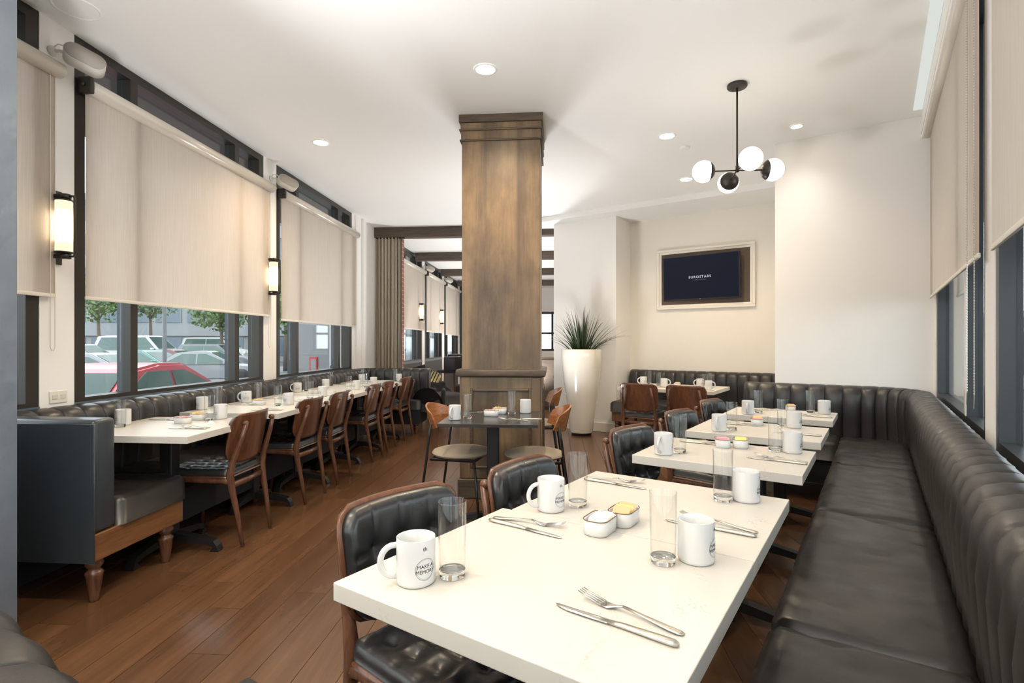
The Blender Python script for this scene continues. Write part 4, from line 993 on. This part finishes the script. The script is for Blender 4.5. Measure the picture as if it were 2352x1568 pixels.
r = thing('high_table', 'tall dark bar table in the far room left of the pillar', 'table', 'W', -.82, 9.6)
bm = B(); box(bm, -.30, .30, -.30, .30, 1.02, 1.05, .003); fin('tabletop', bm, IRON, r); bm = B(); box(bm, -.09, .09, -.09, .09, .02, 1.02, .003); box(bm, -.25, .25, -.25, .25, 0, .02, .003); fin('pedestal', bm, IRON, r)
for i, (x, y, ro) in enumerate(((-1.25, 10.6, .5), (-.75, 10.5, -.2))):
    r = thing('bar_stool', ['dark bar stool left of the tall bar table', 'dark bar stool behind the tall bar table'][i], 'stool', 'W', x, y, 0, ro, 'bar stools in the far room')
    bm = B(); box(bm, -.19, .19, -.19, .19, .66, .72, .02, 2); fin('seat', bm, BLACK_F, r, 40); bm = B(); box(bm, -.19, .19, -.21, -.17, .72, .98, .015, 2); fin('backrest', bm, BLACK_F, r, 40)
    for s in (-1, 1):
        for t in (-1, 1):
            bm = B(); tube(bm, [(s*.20, t*.20, 0), (s*.17, t*.17, .67)], .013, 8); fin('leg', bm, WALNT, r)
# a tall dark cabinet seen in the slit right of the pillar
r = thing('dark_cabinet', 'tall dark wooden cabinet in the gap right of the pillar', 'cabinet', 'W', .72, 10.2)
bm = B(); box(bm, -.2, .35, -.2, .3, .0, .98, .005); fin('body', bm, BEAMW, r)
for s in (0, 1):
    bm = B(); box(bm, -.185+s*.27, .075+s*.26, -.215, -.2, .06, .94, .003); d_ = fin('door', bm, BEAMW, r); bm = B(); lathe(bm, [(.01, -.02), (.012, 0)], 12, (.05+s*.07, -.215, .6), ax='y'); fin('knob', bm, CHROME, d_)

# ------------------------------------------------------------------ outside
G = -.50
bm = B(); box(bm, -90, 60, -40, 120, G-.2, G); struct(fin('ground', bm, ASPH))
bm = B(); box(bm, -5.2, UW-.12, -3, 20, G, G+.12, .01); struct(fin('pavement', bm, CONC, fr='L'))
bm = B(); box(bm, UR+.08, 9, -4, 5.6, G, G+.12, .01); struct(fin('pavement_right', bm, CONC, fr='R'))
bm = B(); box(bm, -4.35, UW-.125, -2.6, 18.4, 3.16, 3.4); struct(fin('canopy_left', bm, plain('canopy_soffit', (.07, .06, .055), .7), fr='L'))
def car(label, x, y, rot, col, kind='sedan'):
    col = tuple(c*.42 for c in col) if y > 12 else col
    r = thing('parked_car', label, 'car', 'W', x, y, G, rot, 'parked cars')
    paint = plain('car_paint_'+label.split()[0], col, .35, .0, Coat_Weight=.3); K = {'sedan': (2.25, .88, 1.43), 'suv': (2.25, .92, 1.72), 'van': (2.7, .98, 2.25)}[kind]; L_, W_, H_ = K
    belt = H_*.60; body = [(-L_, .35), (-L_, belt*.78), (-L_+.15, belt*.97), (-L_+.55, belt), (L_-1.25, belt), (L_-.35, belt*.86), (L_-.05, belt*.70), (L_, .40), (L_-.1, .24), (-L_+.1, .24)]
    # wheel arches left as dark discs; body cross-section narrows at top
    def bf(a, b, s): k = W_*(1-.07*max(0, (b-.5))); return (a, s*k, b)
    bm = B(); prism(bm, body, -1, 1, bf); bmesh.ops.recalc_face_normals(bm, faces=bm.faces); bmesh.ops.bevel(bm, geom=[e for e in bm.edges if e.calc_length() < 6], offset=.05, segments=2, affect='EDGES'); fin('body', bm, paint, r, 35)
    if kind == 'sedan': cab = [(-L_+.40, belt-.02), (-L_+1.10, H_-.08), (-L_+1.7, H_), (L_-2.2, H_-.01), (L_-1.1, belt-.02)]
    else: cab = [(-L_+.10, belt-.02), (-L_+.35, H_-.05), (-L_+.9, H_), (L_-2.0, H_), (L_-1.1, belt-.02)]
    def cf_(a, b, s): t = (b-belt)/(H_-belt); return (a, s*(W_*.96-.18*t), b)
    bm = B(); prism(bm, cab, -1, 1, cf_); bmesh.ops.recalc_face_normals(bm, faces=bm.faces); bmesh.ops.bevel(bm, geom=bm.edges[:], offset=.04, segments=2, affect='EDGES'); fin('roof', bm, paint, r, 35)
    cx = sum(p[0] for p in cab)/len(cab); xs0, xs1 = cab[0][0]+.22, cab[-1][0]-.20; xt0, xt1 = cab[1][0]+.14, cab[3][0]-.05; zt = H_-.12; mid = (xs0+xs1)/2
    for s in (-1, 1):
        for q0, q1, t0, t1 in ((xs0, mid-.03, xt0+.12, mid-.03), (mid+.03, xs1, mid+.03, xt1)):
            bm = B(); oo = [(q0, belt+.03), (q1, belt+.03), (t1, zt), (t0, zt)]
            prism(bm, oo, 0, .012, lambda a, b, z, s=s: (a, s*((W_*.96-.18*(b-belt)/(H_-belt))+z), b)); bmesh.ops.recalc_face_normals(bm, faces=bm.faces); fin('window', bm, BDARKC, r)
    for end, (pa, pb) in enumerate(((cab[0], cab[1]), (cab[-1], cab[-2]))):
        sg = -1 if end == 0 else 1; bm = B(); d = .01*sg
        pts = []
        for t in (.1, .9):
            xx = pa[0]+(pb[0]-pa[0])*t; zz = pa[1]+(pb[1]-pa[1])*t; hw_ = W_*.96-.18*(zz-belt)/(H_-belt)-.10; pts.append((xx, zz, hw_))
        vs = [bm.verts.new((pts[0][0]+d*1.5, -pts[0][2], pts[0][1]+.01)), bm.verts.new((pts[0][0]+d*1.5, pts[0][2], pts[0][1]+.01)), bm.verts.new((pts[1][0]+d*1.5, pts[1][2], pts[1][1]+.01)), bm.verts.new((pts[1][0]+d*1.5, -pts[1][2], pts[1][1]+.01))]
        bm.faces.new(vs); bmesh.ops.solidify(bm, geom=bm.faces[:], thickness=.008); fin('windscreen', bm, BDARKC, r)
    for wx in (-L_+.85, L_-.85):
        for s in (-1, 1):
            bm = B(); lathe(bm, [(.20, -.11), (.32, -.11), (.34, -.08), (.34, .08), (.32, .11), (.20, .11)], 24, (wx, s*(W_-.10), .34), ax='y'); tire = fin('tyre', bm, IRON, r, 40)
            bm = B(); lathe(bm, [(.20, -.10), (.20, .10)], 12, (wx, s*(W_-.10), .34), ax='y'); fin('wheel', bm, CHROME, r, 40)
    for s in (-1, 1):
        bm = B(); box(bm, L_-.16, L_+.005, s*W_*.72-.16, s*W_*.72+.16, belt*.68, belt*.84, .02); fin('headlight', bm, ALU, r)
        bm = B(); box(bm, -L_-.008, -L_+.05, s*W_*.76-.14, s*W_*.76+.14, belt*.74, belt*.90, .02); fin('tail_light', bm, REDL, r)
    bm = B(); box(bm, L_-1.55, L_-1.35, W_-.02, W_+.16, belt+.0, belt+.13, .03); box(bm, L_-1.55, L_-1.35, -W_-.16, -W_+.02, belt+.0, belt+.13, .03); fin('wing_mirror', bm, paint, r)
    return r
BDARKC = plain('car_glass', (.05, .09, .08), .06); REDL = plain('tail_red', (.4, .02, .02), .3)
def at(px, Y): return ((px-1176)/1221*Y, Y)
carsd = [('crimson red sedan parked right outside the second left window', -6.25, 9.0, PI/2+.05-AN['L'], (.30, .015, .03), 'sedan'),
         ('silver sedan parked across the lot, front wheel visible', *at(485, 23), .25, (.45, .47, .50), 'sedan'), ('maroon sedan parked behind the silver sedan', *at(405, 28), .1, (.25, .04, .06), 'sedan'),
         ('teal green hatchback between red roof and maroon sedan', *at(350, 25), -.1, (.10, .33, .30), 'sedan'), ('blue sedan in the second row of the lot', *at(405, 30.7), .1, (.08, .22, .42), 'sedan'),
         ('white delivery van beyond the parked cars', *at(330, 34), .0, (.95, .97, .98), 'van'), ('grey wagon on the left side of the lot', *at(185, 27.5), .1, (.35, .37, .42), 'suv'),
         ('navy sedan behind the grey wagon', *at(215, 31), .1, (.08, .11, .25), 'sedan'), ('pale silver hatchback low behind the red roof', *at(235, 18), .1, (.42, .45, .50), 'sedan'), ('white long minibus at the right of the lot', *at(500, 44), .0, (.98, .98, .96), 'van'), ('grey suv at the far right of the lot', *at(500, 33), .1, (.25, .27, .30), 'suv')]
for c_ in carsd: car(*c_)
# office building across the street
def building(label, x, y, w_, d_, h, rot, floors, bays, wall):
    r = thing('office_building', label, 'building', 'W', x, y, G, rot)
    bm = B(); box(bm, -w_/2, w_/2, 0, d_, 0, h); fin('wall', bm, wall, r)
    fh = h/floors; bw = w_/bays
    me = None
    for i in range(floors):
        bm = B(); box(bm, -w_/2, w_/2, -.25, 0, fh*i+fh*.78, fh*i+fh*.92); fin('floor_band', bm, BWHITE, r)
        for k in range(bays):
            if me is None:
                bm = B(); box(bm, 0, bw*.82, -.06, .02, 0, fh*.55); me = bpy.data.meshes.new('window'); bm.to_mesh(me); bm.free(); me.materials.append(BDARK)
            o = bpy.data.objects.new('window', me); C.objects.link(o); o.parent = r; o.location = (-w_/2+bw*(k+.09), 0, fh*i+fh*.18)
    return r
building('grey white office block with bands of dark windows across the street', -26, 52, 34, 8, 16, .12, 5, 12, BWHITE)
building('low pale parking building beyond the trees at the left', -62, 44, 22, 8, 11, .5, 4, 7, CONC)
building('long pale rendered building outside the far room windows', -7.2, 39.5, 24, 4, 9, PI/2, 3, 9, PALE)
def tree(label, x, y, h, cr, seed):
    r = thing('street_tree', label, 'tree', 'W', x, y, G, 0, 'street trees'); rt = random.Random(seed)
    bm = B(); tube(bm, [(0, 0, 0), (.05, 0, h*.3), (-.05, .05, h*.6), (0, 0, h*.8)], [.14, .11, .08, .04], 8)
    for k in range(5): a = k*1.3; tube(bm, [(0, 0, h*.45), (cr*.5*math.cos(a), cr*.5*math.sin(a), h*.7)], [.05, .02], 6)
    fin('trunk', bm, TRUNK, r, 60)
    bm = B()
    for k in range(1700):
        t = rt.random()*2*PI; p = math.acos(rt.uniform(-1, 1)); q = cr*(rt.random()**.4)*(.8+.25*noise.noise(Vector((t*2, p*2, seed)))); c = Vector((q*math.sin(p)*math.cos(t), q*math.sin(p)*math.sin(t), h*.68+q*math.cos(p)*.8))
        a = Vector((rt.uniform(-1, 1), rt.uniform(-1, 1), rt.uniform(-1, 1))).normalized(); b = a.orthogonal().normalized(); s = rt.uniform(.09, .17)
        vs = [bm.verts.new(c+a*s), bm.verts.new(c+b*s*.6), bm.verts.new(c-a*s), bm.verts.new(c-b*s*.6)]; bm.faces.new(vs)
    stuff(fin('foliage', bm, TREE, r))
tree('leafy green street tree at the left of the second window', *at(225, 37), 7.5, 2.8, 1); tree('leafy green street tree above the white van', *at(345, 41), 8.0, 2.7, 2)
tree('leafy green street tree at the right of the second window', *at(508, 36), 6.0, 2.4, 3); tree('overhanging street tree outside the third window', *at(700, 22), 5.0, 1.9, 4); tree('leafy green street tree outside the third window beyond the cabinet', *at(655, 34), 6.5, 2.2, 5)
r = thing('street_lamp', 'dark street lamp post in the car park', 'street lamp', 'W', *at(378, 16.5), G)
bm = B(); lathe(bm, [(.14, 0), (.10, .3), (.06, .5), (.05, 4.2)], 12); fin('post', bm, BRONZE2, r, 40)
for s in (-1, 1):
    bm = B(); tube(bm, [(0, 0, 3.6), (s*.3, 0, 3.75), (s*.45, 0, 3.6)], .03, 8); lathe(bm, [(.05, 3.6), (.13, 3.45), (.10, 3.2), (.03, 3.15)], 12, (s*.45, 0, 0)); fin('lantern', bm, BRONZE2, r, 40)
# white utility enclosure with red framed notice and grey doors, brick pier
r = thing('utility_enclosure', 'white utility enclosure with grey doors outside the third window', 'enclosure', 'L', -4.45, 10.9, G, 0)
bm = B(); box(bm, -1.1, .42, 0, 1.2, 0, 2.55, .01); fin('housing', bm, BWHITE, r)
bm = B(); box(bm, -.28, -.02, -.03, 0, .1, 2.25, .004); d_ = fin('door', bm, CONC, r); bm = B(); box(bm, -.25, -.20, -.05, -.03, 1.15, 1.28, .004); fin('handle', bm, IRON, d_)
bm = B(); box(bm, .0, .26, -.03, 0, .1, 2.25, .004); fin('door', bm, CONC, r)
bm = B(); box(bm, -.72, -.54, -.02, 0, 1.14, 1.46, .004); n_ = fin('notice', bm, REDL, r); bm = B(); box(bm, -.69, -.57, -.024, -.02, 1.18, 1.42); fin('notice_sheet', bm, BWHITE, n_)
r = thing('brick_pier', 'weathered red brick pier outside the third window', 'pier', 'L', -3.86, 10.3, G, 0)
bm = B(); box(bm, -.20, .20, 0, .45, 0, 4.0); fin('brickwork', bm, BRICK, r)
bm = B(); box(bm, -.24, .24, -.04, .49, 4.0, 4.1, .01); fin('coping', bm, CONC, r)
# pale building on the right side of the street
building('low pale building across the street outside the right-hand window', 21, 17.5, 26, 6, 3.0, -1.1, 1, 9, PALE)
